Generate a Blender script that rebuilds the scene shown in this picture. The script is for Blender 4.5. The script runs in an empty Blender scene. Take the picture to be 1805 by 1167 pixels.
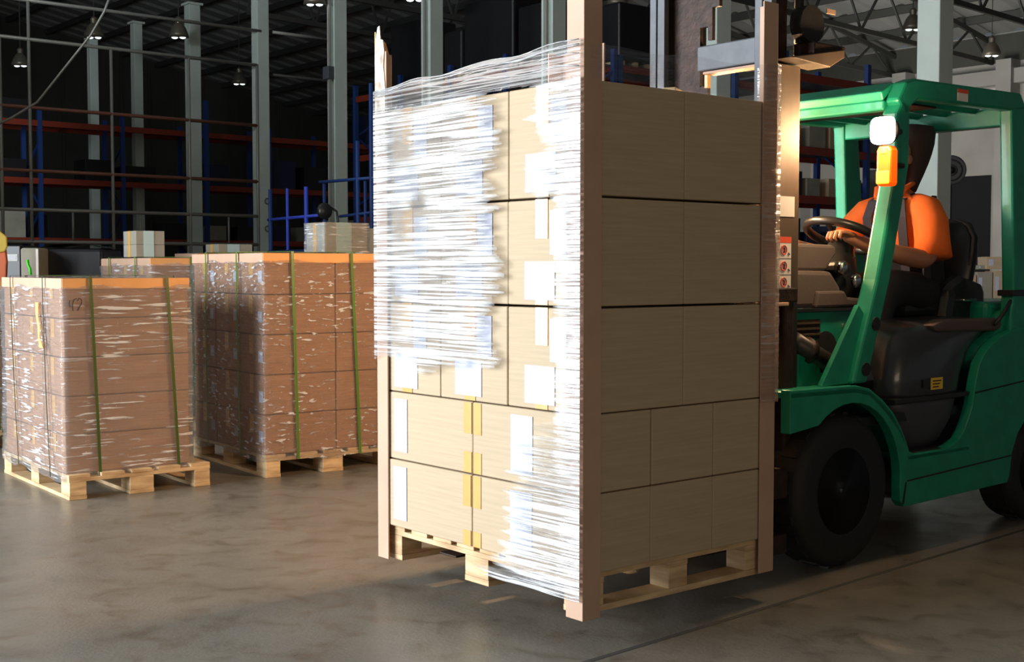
import bpy, bmesh, math, random
from mathutils import Vector, Matrix, noise
random.seed(7)
S = bpy.context.scene
COL = S.collection
PI = math.pi
# ------------------------------------------------------------------ camera
F_PX, CX, CY, YH, CH = 2250.0, 902.5, 583.5, 472.0, 1.3
TH = math.atan((CY - YH) / F_PX)
cam_d = bpy.data.cameras.new('camera'); cam = bpy.data.objects.new('camera', cam_d); COL.objects.link(cam)
cam.location = (0, 0, CH); cam.rotation_euler = (PI / 2 - TH, 0, 0)
cam_d.sensor_fit = 'HORIZONTAL'; cam_d.sensor_width = 36; cam_d.lens = 36 * F_PX / 1805
cam_d.clip_end = 300; S.camera = cam
# ------------------------------------------------------------------ world and light
S.view_settings.view_transform = 'Standard'; S.view_settings.look = 'None'
S.view_settings.gamma = 1; S.view_settings.use_curve_mapping = False; S.view_settings.exposure = 0.35
W = bpy.data.worlds.new('world'); S.world = W; W.use_nodes = True
bg = W.node_tree.nodes['Background']; bg.inputs[0].default_value = (.80, .90, 1, 1); bg.inputs[1].default_value = .085


def area(name, loc, target, sx, sy, col, power, spread=PI):
    d = bpy.data.lights.new(name, 'AREA'); d.shape = 'RECTANGLE'; d.size = sx; d.size_y = sy
    d.color = col; d.energy = power; d.spread = spread
    o = bpy.data.objects.new(name, d); COL.objects.link(o); o.location = loc
    o.rotation_euler = (Vector(target) - Vector(loc)).to_track_quat('-Z', 'Y').to_euler()
    return o


# daylight through the big loading door in the side wall
area('door_daylight', (-7.8, 3.1, 2.3), (0, 4.1, 1.2), 5.6, 3.8, (.88, .95, 1.0), 1230)
# added warm fill from behind the camera, no source known there
area('rear_warm_fill', (4.0, -6.5, 3.6), (0.5, 8, .8), 4, 2.5, (1.0, .76, .52), 92)
# added cool fill that brightens the columns
area('column_fill', (-11, 13.5, 5), (3, 19, 4), 4, 4, (.86, .96, 1.0), 2200)
# added fill for the far wall and roof on the truck's side
area('far_wall_fill', (6.3, 29.5, 2.8), (15, 40, 6.5), 3, 3, (.98, .96, .90), 185, 2.2)


# ------------------------------------------------------------------ materials
def nt(m):
    return m.node_tree.nodes, m.node_tree.links


def mat(name, col, rough=.6, metal=0, var=.0, vscale=6, bump=0, bscale=40, stretch=(1, 1, 1), spec=.5, coat=0, col2=None, detail=4):
    m = bpy.data.materials.new(name); m.use_nodes = True
    N, L = nt(m); b = N['Principled BSDF']
    b.inputs['Base Color'].default_value = (*col, 1); b.inputs['Roughness'].default_value = rough
    b.inputs['Metallic'].default_value = metal; b.inputs['Specular IOR Level'].default_value = spec
    b.inputs['Coat Weight'].default_value = coat
    if var or bump:
        tc = N.new('ShaderNodeTexCoord'); mp = N.new('ShaderNodeMapping'); mp.inputs['Scale'].default_value = stretch
        L.new(tc.outputs['Object'], mp.inputs[0])
    if var:
        n = N.new('ShaderNodeTexNoise'); n.inputs['Scale'].default_value = vscale; n.inputs['Detail'].default_value = detail
        L.new(mp.outputs[0], n.inputs['Vector'])
        r = N.new('ShaderNodeValToRGB'); c2 = col2 or tuple(c * (1 - var) for c in col)
        r.color_ramp.elements[0].position = .32; r.color_ramp.elements[0].color = (*c2, 1)
        r.color_ramp.elements[1].position = .68; r.color_ramp.elements[1].color = (*[min(1, c * (1 + var * .4)) for c in col], 1)
        L.new(n.outputs['Fac'], r.inputs[0]); L.new(r.outputs[0], b.inputs['Base Color'])
    if bump:
        n2 = N.new('ShaderNodeTexNoise'); n2.inputs['Scale'].default_value = bscale; n2.inputs['Detail'].default_value = 3
        L.new(mp.outputs[0], n2.inputs['Vector'])
        bp = N.new('ShaderNodeBump'); bp.inputs['Strength'].default_value = bump; bp.inputs['Distance'].default_value = .01
        L.new(n2.outputs['Fac'], bp.inputs['Height']); L.new(bp.outputs[0], b.inputs['Normal'])
    return m


def emis(name, col, strength):
    m = bpy.data.materials.new(name); m.use_nodes = True
    N, L = nt(m); b = N['Principled BSDF']
    b.inputs['Base Color'].default_value = (*col, 1)
    b.inputs['Emission Color'].default_value = (*col, 1); b.inputs['Emission Strength'].default_value = strength
    return m


def film_mat(name, base=.18, fold_glints=.55, scale=(3, 3, 60), nscale=6, rough=.16, milky=(.85, .87, .9), lo=.50, hi=.68, bstr=.9, bdist=.012, rotz=0.0, bscale=2.2, attr=None, gl_add=.03, gl_mul=1.0, big=(.38, .62)):
    """clear stretch film: see-through, shiny, whitish where folded, with glints painted in as white streaks"""
    m = bpy.data.materials.new(name); m.use_nodes = True
    N, L = nt(m); N.remove(N['Principled BSDF']); out = N['Material Output']
    tc = N.new('ShaderNodeTexCoord'); mp = N.new('ShaderNodeMapping'); mp.inputs['Scale'].default_value = scale
    mp.inputs['Rotation'].default_value = (rotz, rotz * .5, 0)
    L.new(tc.outputs['Object'], mp.inputs[0])
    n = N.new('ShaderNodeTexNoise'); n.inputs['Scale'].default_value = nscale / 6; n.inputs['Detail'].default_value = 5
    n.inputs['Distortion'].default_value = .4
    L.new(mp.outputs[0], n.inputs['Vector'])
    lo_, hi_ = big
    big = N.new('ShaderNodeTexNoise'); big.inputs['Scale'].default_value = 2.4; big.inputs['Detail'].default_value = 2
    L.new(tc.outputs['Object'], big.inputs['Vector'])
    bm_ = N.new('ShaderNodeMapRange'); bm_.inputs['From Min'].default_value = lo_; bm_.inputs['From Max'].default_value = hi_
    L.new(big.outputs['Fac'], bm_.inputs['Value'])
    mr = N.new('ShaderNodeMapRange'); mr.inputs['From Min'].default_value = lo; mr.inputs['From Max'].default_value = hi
    mr.inputs['To Min'].default_value = 0; mr.inputs['To Max'].default_value = fold_glints  # milky creases plus glints painted as white streaks
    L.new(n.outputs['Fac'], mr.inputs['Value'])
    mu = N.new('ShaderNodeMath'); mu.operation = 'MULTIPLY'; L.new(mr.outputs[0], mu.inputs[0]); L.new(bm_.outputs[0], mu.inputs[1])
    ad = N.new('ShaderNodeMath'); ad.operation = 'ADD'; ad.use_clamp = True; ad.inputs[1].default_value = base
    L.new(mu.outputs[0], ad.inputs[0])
    bp = N.new('ShaderNodeBump'); bp.inputs['Strength'].default_value = bstr; bp.inputs['Distance'].default_value = bdist
    n2 = N.new('ShaderNodeTexNoise'); n2.inputs['Scale'].default_value = bscale; n2.inputs['Detail'].default_value = 3; n2.inputs['Distortion'].default_value = .8
    L.new(mp.outputs[0], n2.inputs['Vector']); L.new(n2.outputs['Fac'], bp.inputs['Height'])
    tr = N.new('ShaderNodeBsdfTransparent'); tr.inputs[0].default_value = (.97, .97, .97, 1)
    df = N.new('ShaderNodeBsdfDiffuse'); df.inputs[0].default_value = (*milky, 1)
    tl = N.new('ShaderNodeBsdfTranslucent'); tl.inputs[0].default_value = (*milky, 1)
    gl = N.new('ShaderNodeBsdfGlossy'); gl.inputs['Roughness'].default_value = rough; gl.inputs[0].default_value = (.95, .95, .95, 1)
    L.new(bp.outputs[0], gl.inputs['Normal'])
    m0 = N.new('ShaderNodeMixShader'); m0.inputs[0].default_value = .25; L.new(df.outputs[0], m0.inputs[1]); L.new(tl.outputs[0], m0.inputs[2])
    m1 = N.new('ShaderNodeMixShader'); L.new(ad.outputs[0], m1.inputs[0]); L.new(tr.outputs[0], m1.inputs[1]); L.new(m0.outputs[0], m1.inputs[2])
    fr = N.new('ShaderNodeFresnel'); fr.inputs[0].default_value = 1.6; L.new(bp.outputs[0], fr.inputs['Normal'])
    f2 = N.new('ShaderNodeMath'); f2.operation = 'MULTIPLY_ADD'; f2.inputs[1].default_value = gl_mul; f2.inputs[2].default_value = gl_add; f2.use_clamp = True
    L.new(fr.outputs[0], f2.inputs[0])
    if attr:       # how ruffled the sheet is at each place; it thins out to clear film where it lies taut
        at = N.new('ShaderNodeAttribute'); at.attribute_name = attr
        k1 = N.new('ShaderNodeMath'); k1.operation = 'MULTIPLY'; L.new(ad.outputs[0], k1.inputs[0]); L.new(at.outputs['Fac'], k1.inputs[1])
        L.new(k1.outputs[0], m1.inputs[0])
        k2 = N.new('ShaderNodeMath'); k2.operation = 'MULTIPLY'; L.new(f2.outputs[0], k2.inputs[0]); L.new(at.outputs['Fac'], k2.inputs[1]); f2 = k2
    m2 = N.new('ShaderNodeMixShader'); L.new(f2.outputs[0], m2.inputs[0]); L.new(m1.outputs[0], m2.inputs[1]); L.new(gl.outputs[0], m2.inputs[2])
    L.new(m2.outputs[0], out.inputs['Surface'])
    return m


def paper_mat(name, col, ink=(.45, .47, .52), rows=16):
    """white label sheet with faint grey lines of print too small to read"""
    m = bpy.data.materials.new(name); m.use_nodes = True
    N, L = nt(m); b = N['Principled BSDF']; b.inputs['Roughness'].default_value = .5
    tc = N.new('ShaderNodeTexCoord'); mp = N.new('ShaderNodeMapping'); mp.inputs['Scale'].default_value = (30, 30, 120)
    L.new(tc.outputs['Object'], mp.inputs[0])
    n = N.new('ShaderNodeTexNoise'); n.inputs['Scale'].default_value = 1.3; n.inputs['Detail'].default_value = 2; L.new(mp.outputs[0], n.inputs['Vector'])
    r = N.new('ShaderNodeValToRGB'); r.color_ramp.elements[0].position = .60; r.color_ramp.elements[0].color = (*col, 1)
    r.color_ramp.elements[1].position = .72; r.color_ramp.elements[1].color = (*ink, 1)
    L.new(n.outputs['Fac'], r.inputs[0]); L.new(r.outputs[0], b.inputs['Base Color'])
    return m


def floor_mat():
    m = bpy.data.materials.new('concrete'); m.use_nodes = True
    N, L = nt(m); b = N['Principled BSDF']
    tc = N.new('ShaderNodeTexCoord')

    def nz(sc, det, rough=.6, dist=0):
        n = N.new('ShaderNodeTexNoise'); n.inputs['Scale'].default_value = sc; n.inputs['Detail'].default_value = det
        n.inputs['Roughness'].default_value = rough; n.inputs['Distortion'].default_value = dist
        L.new(tc.outputs['Object'], n.inputs['Vector']); return n
    a = nz(.9, 6, .65, .3); c = nz(5.5, 8, .7, .5); d = nz(60, 3)
    r = N.new('ShaderNodeValToRGB'); e = r.color_ramp.elements
    e[0].position = .3; e[0].color = (.130, .116, .094, 1); e[1].position = .7; e[1].color = (.212, .195, .162, 1)
    L.new(a.outputs['Fac'], r.inputs[0])
    r2 = N.new('ShaderNodeValToRGB'); e = r2.color_ramp.elements
    e[0].position = .33; e[0].color = (.60, .54, .48, 1); e[1].position = .50; e[1].color = (1, 1, 1, 1)
    L.new(c.outputs['Fac'], r2.inputs[0])
    mx = N.new('ShaderNodeMix'); mx.data_type = 'RGBA'; mx.blend_type = 'MULTIPLY'; mx.inputs['Factor'].default_value = .75
    L.new(r.outputs[0], mx.inputs['A']); L.new(r2.outputs[0], mx.inputs['B'])
    L.new(mx.outputs['Result'], b.inputs['Base Color'])
    mr = N.new('ShaderNodeMapRange'); mr.inputs['To Min'].default_value = .26; mr.inputs['To Max'].default_value = .46
    mr.inputs['From Min'].default_value = .3; mr.inputs['From Max'].default_value = .7
    L.new(c.outputs['Fac'], mr.inputs['Value']); L.new(mr.outputs[0], b.inputs['Roughness'])
    bp = N.new('ShaderNodeBump'); bp.inputs['Strength'].default_value = .12; bp.inputs['Distance'].default_value = .01
    L.new(d.outputs['Fac'], bp.inputs['Height']); L.new(bp.outputs[0], b.inputs['Normal'])
    return m


M = dict(
    concrete=floor_mat(),
    card=mat('cardboard', (.50, .385, .255), .75, var=.09, vscale=3, bump=.05, bscale=8, stretch=(1, 1, 30)),
    card_brown=mat('cardboard_brown', (.40, .205, .105), .75, var=.14, vscale=3, bump=.1, bscale=8, stretch=(1, 1, 30)),
    card_grey=mat('cardboard_grey', (.33, .31, .25), .7, var=.15, vscale=4),
    post=mat('edge_board', (.56, .36, .25), .6, var=.1, vscale=4),
    rim=mat('edge_board_orange', (.80, .40, .15), .6, var=.1, vscale=4),
    tape=mat('amber_tape', (.66, .38, .11), .3, var=.1, vscale=9, coat=.3),
    tape_blue=mat('pale_blue_tape', (.42, .58, .58), .35),
    paper=paper_mat('label_paper', (.50, .53, .66)),
    wood=mat('pallet_wood', (.68, .50, .29), .7, var=.35, vscale=5, bump=.3, bscale=10, stretch=(1, 1, 6), col2=(.45, .29, .15)),
    wood_torn=mat('torn_board', (.72, .66, .58), .8, var=.5, vscale=18, col2=(.30, .22, .16)),
    film=film_mat('stretch_film_ruffled', base=.16, fold_glints=1.8, scale=(1.7, 1.7, 120), nscale=6, lo=.45, hi=.58, bstr=1.0, rough=.2, milky=(.95, .96, .98), attr='ruffle', bscale=1.2, big=(.28, .50)),
    film_taut=film_mat('stretch_film_taut', base=.05, fold_glints=.5, scale=(3.5, 3.5, 34), nscale=6, lo=.5, hi=.66, bstr=.8),
    film_side=film_mat('stretch_film_pallet', base=.15, fold_glints=1.0, scale=(5, 5, 70), nscale=6, lo=.56, hi=.63, bstr=1.0, rough=.10, gl_add=.07, gl_mul=.35, bdist=.05, bscale=1.0, big=(.40, .56)),
    film_blob=film_mat('stretch_film_crumpled', base=.08, fold_glints=.85, scale=(14, 14, 55), nscale=6, lo=.58, hi=.64, bstr=1.0, rough=.12, gl_add=.08, gl_mul=.35, bdist=.06, bscale=1.0, big=(.40, .56)),
    olive_strap=mat('olive_strap', (.045, .095, .012), .4, coat=.3),
    green=mat('truck_green', (.006, .26, .15), .42, var=.18, vscale=9, bump=.05, bscale=30, coat=.15),
    rust=mat('rusty_steel', (.038, .019, .013), .55, .4, var=.5, vscale=14, bump=.3, bscale=40),
    mast=mat('mast_steel', (.13, .09, .06), .5, .45, var=.25, vscale=8, stretch=(1, 1, .3)),
    greysteel=mat('grey_steel', (.11, .12, .135), .55, .35, var=.2, vscale=12),
    black=mat('black_rubber', (.012, .012, .012), .7, var=.2, vscale=8, bump=.2, bscale=30),
    blackplastic=mat('black_plastic', (.015, .015, .016), .35),
    hood=mat('dark_grey_hood', (.035, .037, .044), .28, coat=.3),
    hoodlow=mat('charcoal_cover', (.06, .06, .075), .45),
    dash=mat('brown_grey_plastic', (.092, .066, .060), .65, bump=.1, bscale=80),
    chrome=mat('bright_metal', (.6, .6, .6), .2, 1),
    hub=mat('wheel_rim', (.02, .02, .021), .3, .6),
    orange=mat('orange_shirt', (.95, .17, .018), .8, bump=.25, bscale=16),
    navy=mat('dark_trousers', (.010, .010, .013), .85, bump=.2, bscale=14),
    strapdark=mat('dark_shoulder_strap', (.035, .03, .04), .8),
    skin=mat('skin', (.42, .185, .105), .5, var=.1, vscale=8),
    cap=mat('dark_hood_cloth', (.05, .026, .026), .85, bump=.3, bscale=18),
    red=mat('sticker_red', (.8, .1, .04), .5), white=mat('sticker_white', (.8, .77, .72), .5),
    yellow=mat('sticker_yellow', (.85, .55, .06), .5),
    column=mat('painted_steel_pale_green', (.58, .66, .61), .5, var=.08, vscale=2),
    pipe=mat('galvanised_pipe', (.34, .33, .30), .45, .3),
    pipe_red=mat('brown_red_pipe', (.30, .12, .08), .5, .2),
    beam=mat('orange_red_beam', (.24, .028, .010), .5),
    blue=mat('blue_upright', (.012, .045, .20), .5), blue_lit=mat('blue_lit_steel', (.05, .10, .75), .35),
    darkload=mat('black_wrapped_goods', (.009, .008, .011), .45, bump=.3, bscale=6),
    tarp=mat('navy_tarpaulin', (.008, .014, .05), .5, bump=.4, bscale=5),
    wall=mat('grey_wall', (.42, .40, .37), .85, var=.15, vscale=.8), wall_dark=mat('dark_cladding', (.07, .07, .058), .8, var=.2, vscale=.6),
    roof=mat('roof_sheet', (.34, .34, .32), .6, var=.2, vscale=.5), truss=mat('truss_steel', (.06, .06, .055), .6),
    green_strap=mat('green_strap', (.075, .20, .02), .35, coat=.3), dark_strap=mat('dark_green_strap', (.03, .045, .03), .5),
    lime=mat('lime_strap_end', (.05, .9, .02), .4), lamp_body=mat('lamp_housing', (.20, .17, .13), .4, .5),
    lens=mat('lamp_glass', (.85, .9, .9), .15), lit=emis('work_lamp_lens', (1, .86, .62), 26), amber=emis('amber_indicator', (1, .085, .0), .75),
    amber_hot=emis('amber_indicator_lit', (1, .42, .02), 3), mesh_dark=mat('fan_cage', (.05, .045, .045), .5), dark_panel=mat('doorway_dark', (.008, .008, .01), .9),
    vest=mat('hi_vis_yellow', (.40, .28, .03), .7), vest_o=mat('hi_vis_orange', (.45, .10, .03), .7), glassgrey=mat('dark_screen', (.02, .02, .02), .2),
    cylinder=mat('oily_cylinder', (.035, .03, .026), .4, .5), lampbulb=mat('bulb', (.9, .95, 1), .1),
)
lampglow = emis('high_bay_bulb', (.9, 1, 1), 1.2)  # bulbs of the unlit bell lamps get a faint painted-in glow


# ------------------------------------------------------------------ mesh helpers
class B:
    def __init__(s):
        s.b = bmesh.new()

    def box(s, x0, x1, y0, y1, z0, z1):
        vs = [s.b.verts.new((x, y, z)) for x in (x0, x1) for y in (y0, y1) for z in (z0, z1)]
        for f in ((0, 1, 3, 2), (4, 6, 7, 5), (0, 4, 5, 1), (2, 3, 7, 6), (0, 2, 6, 4), (1, 5, 7, 3)):
            s.b.faces.new([vs[i] for i in f])
        return s

    def prism(s, poly, a0, a1, axis='y'):
        """poly of (p, q); axis y: p = x, q = z; axis x: p = y, q = z; axis z: p = x, q = y"""
        def pt(p, q, a):
            return {'y': (p, a, q), 'x': (a, p, q), 'z': (p, q, a)}[axis]
        A = [s.b.verts.new(pt(p, q, a0)) for p, q in poly]; C = [s.b.verts.new(pt(p, q, a1)) for p, q in poly]
        s.b.faces.new(A); s.b.faces.new(C[::-1])
        n = len(poly)
        for i in range(n):
            s.b.faces.new((A[i], C[i], C[(i + 1) % n], A[(i + 1) % n]))
        return s

    def tube(s, pts, r, seg=10, cap=True, flat=1.0, up=None):
        pts = [Vector(p) for p in pts]; rs = r if isinstance(r, (list, tuple)) else [r] * len(pts)
        rings = []; prev = None
        for i, p in enumerate(pts):
            t = (pts[min(i + 1, len(pts) - 1)] - pts[max(i - 1, 0)]).normalized()
            if prev is None:
                ref = Vector(up) if up else (Vector((0, 0, 1)) if abs(t.z) < .9 else Vector((1, 0, 0)))
                a = t.cross(ref).normalized()
            else:
                a = (prev - t * prev.dot(t)).normalized()
            prev = a; c = t.cross(a)
            rings.append([s.b.verts.new(p + a * math.cos(2 * PI * k / seg) * rs[i] + c * math.sin(2 * PI * k / seg) * rs[i] * flat) for k in range(seg)])
        for i in range(len(rings) - 1):
            for k in range(seg):
                s.b.faces.new((rings[i][k], rings[i][(k + 1) % seg], rings[i + 1][(k + 1) % seg], rings[i + 1][k]))
        if cap:
            s.b.faces.new(rings[0][::-1]); s.b.faces.new(rings[-1])
        return s

    def loft(s, rings, cap=True):
        R = [[s.b.verts.new(p) for p in r] for r in rings]; n = len(R[0])
        for i in range(len(R) - 1):
            for k in range(n):
                s.b.faces.new((R[i][k], R[i][(k + 1) % n], R[i + 1][(k + 1) % n], R[i + 1][k]))
        if cap:
            s.b.faces.new(R[0][::-1]); s.b.faces.new(R[-1])
        return s

    def lathe(s, prof, c=(0, 0, 0), axis='y', seg=32):
        """prof of (radius, along)"""
        rings = []
        for r, a in prof:
            ring = []
            for k in range(seg):
                q = 2 * PI * k / seg; p = (r * math.cos(q), r * math.sin(q))
                ring.append({'y': (c[0] + p[0], c[1] + a, c[2] + p[1]), 'z': (c[0] + p[0], c[1] + p[1], c[2] + a), 'x': (c[0] + a, c[1] + p[0], c[2] + p[1])}[axis])
            rings.append(ring)
        return s.loft(rings)

    def torus(s, c, R, r, nrm=(0, 0, 1), seg=32, ts=8):
        q = Vector(nrm).to_track_quat('Z', 'Y')
        pts = [Vector(c) + q @ Vector((R * math.cos(2 * PI * k / seg), R * math.sin(2 * PI * k / seg), 0)) for k in range(seg)]
        n = q @ Vector((0, 0, 1)); rings = []
        for k, p in enumerate(pts):
            o = (p - Vector(c)).normalized()
            rings.append([s.b.verts.new(p + o * r * math.cos(2 * PI * j / ts) + n * r * math.sin(2 * PI * j / ts)) for j in range(ts)])
        for k in range(seg):
            for j in range(ts):
                s.b.faces.new((rings[k][j], rings[(k + 1) % seg][j], rings[(k + 1) % seg][(j + 1) % ts], rings[k][(j + 1) % ts]))
        return s

    def make(s, name, m, parent=None, bevel=0, smooth=False, loc=None, rot=None):
        bmesh.ops.recalc_face_normals(s.b, faces=s.b.faces)
        me = bpy.data.meshes.new(name); s.b.to_mesh(me); s.b.free()
        me.materials.append(M[m] if isinstance(m, str) else m)
        if smooth:
            me.shade_smooth()
        o = bpy.data.objects.new(name, me); COL.objects.link(o)
        if parent:
            o.parent = parent
        if loc:
            o.location = loc
        if rot:
            o.rotation_euler = rot
        if bevel:
            b = o.modifiers.new('bevel', 'BEVEL'); b.width = bevel; b.segments = 2; b.limit_method = 'ANGLE'; b.angle_limit = .6
        return o


def tag(o, label, cat, group=None):
    o['label'] = label; o['category'] = cat
    if group:
        o['group'] = group
    return o


def struct(o):
    o['kind'] = 'structure'; return o


def thing(name, label, cat, loc=(0, 0, 0), rz=0, group=None):
    o = bpy.data.objects.new(name, None); o.empty_display_size = .1; COL.objects.link(o)
    o.location = loc; o.rotation_euler = (0, 0, rz)
    return tag(o, label, cat, group)


def copy_mesh(o, name=None):
    c = o.copy(); COL.objects.link(c); return c


def ray(px, py):
    v = Vector((0, math.cos(TH), -math.sin(TH))) + Vector((1, 0, 0)) * ((px - CX) / F_PX) + Vector((0, math.sin(TH), math.cos(TH))) * ((CY - py) / F_PX)
    return v


def P(px, py, Y):
    r = ray(px, py); k = Y / r.y; return Vector((0, 0, CH)) + r * k


def G(px, py, z=0):
    r = ray(px, py); k = (z - CH) / r.z; return Vector((0, 0, CH)) + r * k


# building and load share one direction
ANG = .698
UX, UY = math.cos(ANG), math.sin(ANG)
U = Vector((UX, UY, 0)); V = Vector((-UY, UX, 0))
LN = Vector((.241, 4.3, 0))

# ------------------------------------------------------------------ setting: shell of the warehouse
CORNER = Vector((-6.7, 60, 0))          # where the end wall meets the side wall, eave 7.8 m


def BL(k, m, z=0):                       # building coordinates: k metres from the side wall, m metres from the end wall
    return CORNER - U * k - V * m + Vector((0, 0, z))


def quad_obj(name, pts, m):
    b = B(); b.b.faces.new([b.b.verts.new(p) for p in pts]); return b.make(name, m)


struct(quad_obj('floor', [BL(-.5, -.5), BL(42, -.5), BL(42, 80), BL(-.5, 80)], 'concrete'))


def slab(name, a, b_, z0, z1, m, th=.2, z1b=None):
    a = Vector(a); b_ = Vector(b_); d = (b_ - a).normalized(); n = Vector((-d.y, d.x, 0)) * th
    z1b = z1 if z1b is None else z1b
    q = B()
    ring0 = [a + Vector((0, 0, z0)), a + n + Vector((0, 0, z0)), a + n + Vector((0, 0, z1)), a + Vector((0, 0, z1))]
    ring1 = [b_ + Vector((0, 0, z0)), b_ + n + Vector((0, 0, z0)), b_ + n + Vector((0, 0, z1b)), b_ + Vector((0, 0, z1b))]
    q.loft([ring0, ring1]); return q.make(name, m)


# end wall under the gable, in upright cladding strips
pitch = .187


def roofz(k):
    return 7.8 + pitch * (k if k < 20 else 40 - k)


ew = struct(slab('wall_back', BL(0, 0), BL(20, 0), 0, 7.8, 'wall_dark', -.2, roofz(20)))
struct(slab('wall_back_far', BL(20, 0), BL(40, 0), 0, roofz(20), 'wall_dark', -.2, 7.8))
for i in range(1, 24):
    k = i * 1.2
    p = BL(k, .02); q = B().box(-.05, .05, -.04, .04, 0, roofz(k) - .1)
    q.make('cladding_rib', 'wall_dark', ew, loc=p, rot=(0, 0, ANG))
# side wall, lower part grey render, upper part cladding, with a painted-dark doorway, posts and a ring beam
wr = struct(slab('wall_right', BL(0, 60), BL(0, 0), 0, 7.8, 'wall', -.2))
wrx = Matrix.Rotation(ANG, 4, 'Z')


def on_wall(name, m, m0, m1, z0, z1, d0, d1, kind='part', bevel=0):
    """box proud of the side wall: d = distance out of it"""
    q = B().box(-d1, -d0, -m1, -m0, z0, z1)
    o = q.make(name, m, wr if kind == 'part' else None, bevel, loc=CORNER, rot=(0, 0, ANG)); return o


def wall_m(px):                          # metres along the side wall for a pixel column
    r = ray(px, 300); r.z = 0; d = CORNER - Vector((0, 0, 0)); den = r.dot(U); k = d.dot(U) / den; return (CORNER - r * k).dot(V)


m_l, m_r = wall_m(1655), wall_m(1781)
on_wall('doorway_shade_panel', 'dark_panel', m_l, m_r, .02, 3.9, .0, .02)  # flat black panel, the doorway's shade put into its colour
on_wall('door_frame_post', 'pipe', m_r - .5, m_r - .25, .02, 3.9, .02, .10)
on_wall('door_frame_post', 'pipe', m_l + .0, m_l + .12, .02, 3.9, .02, .10)
on_wall('ring_beam', 'wall', wall_m(1420), wall_m(1800) + 8, 6.35, 6.75, .0, .35)
on_wall('upper_band', 'wall_dark', 0, wall_m(1800) + 14, 7.0, 7.75, .0, .06)
for px in (1420, 1600, 1783):
    on_wall('wall_post', 'wall', wall_m(px) - .25, wall_m(px) + .2, 0.01, 7.0, .0, .5)
for px0, px1 in ((1690, 1732), (1737, 1763)):
    on_wall('window_opening', 'white', wall_m(px0), wall_m(px1), 5.85, 6.3, .0, .03)
# roof: two slopes of ribbed sheet
for nm, k0, k1 in (('ceiling', 0, 20), ('ceiling_far_slope', 20, 40)):
    b = B(); n = 0
    ms = [-0.5 + i * .9 for i in range(90)]
    prev = None
    for i, m_ in enumerate(ms):
        for off, dz in ((0, 0), (.12, .07), (.24, .07), (.36, 0)):
            cur = [b.b.verts.new(BL(k0, m_ + off, roofz(k0) + dz)), b.b.verts.new(BL(k1, m_ + off, roofz(k1) + dz))]
            if prev:
                b.b.faces.new((prev[0], cur[0], cur[1], prev[1]))
            prev = cur
    o = struct(b.make(nm, 'roof'))
ceil = bpy.data.objects['ceiling']


def bar(name, a, b_, w, m, parent=None, h=None):
    a = Vector(a); b_ = Vector(b_); L_ = (b_ - a).length; h = h or w
    q = B().box(-w / 2, w / 2, -h / 2, h / 2, 0, L_)
    o = q.make(name, m, parent); o.location = a; o.rotation_euler = (b_ - a).to_track_quat('Z', 'Y').to_euler(); return o


# purlins along the hall
for i in range(1, 14):
    k = i * 1.5
    bar('purlin', BL(k, 0, roofz(k) - .12), BL(k, 60, roofz(k) - .12), .09, 'truss', ceil, .2)
# roof trusses, each one thing of chords and web members, from the side wall to the ridge columns
COLM = []
for i in range(8):
    d = 42700.0 / ((1, 0)[0] * 1.0) if False else 0
col_px = [170, 247, 345, 463, 597, 763, 975, 1258, 1641]
KC = 18.5


def col_xy(px):
    d = 42700.0 / ({170: 163, 247: 247}.get(px, px) + 1058)
    return Vector(((px - CX) / F_PX * d, d, 0))


for i, px in enumerate(col_px):
    c = col_xy(px); mm = -(c - CORNER).dot(V)
    if px < 300:
        continue
    t = thing('roof_truss', ['', '', 'steel roof truss over the mesh fence, far end of the hall', 'steel roof truss above the pale column with hanging chains', 'steel roof truss above the column with the grey switch box',
              'steel roof truss above the column behind the torn corner post', 'steel roof truss over the black goods on the rack top', 'steel roof truss above the forklift mast', 'steel roof truss above the green forklift guard'][i], 'truss', BL(0, mm), ANG)
    w = .08
    def T(k, z): return (-k, 0, z)
    bar('bottom_chord', T(.1, 7.0), T(KC - .3, 7.5), w, 'truss', t, .12)
    bar('top_chord', T(.1, 7.55), T(KC - .3, roofz(KC) - .5), w, 'truss', t, .12)
    nb = 9
    for j in range(nb):
        k0 = .3 + j * 2.0; k1 = k0 + 1.0; k2 = k0 + 2.0
        zb = lambda k: 7.0 + .5 * k / KC
        zt = lambda k: 7.55 + (roofz(KC) - .5 - 7.55) * k / KC
        bar('web_member', T(k0, zb(k0)), T(k1, zt(k1)), .05, 'truss', t)
        bar('web_member', T(k1, zt(k1)), T(min(k2, KC - .3), zb(k2)), .05, 'truss', t)

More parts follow.
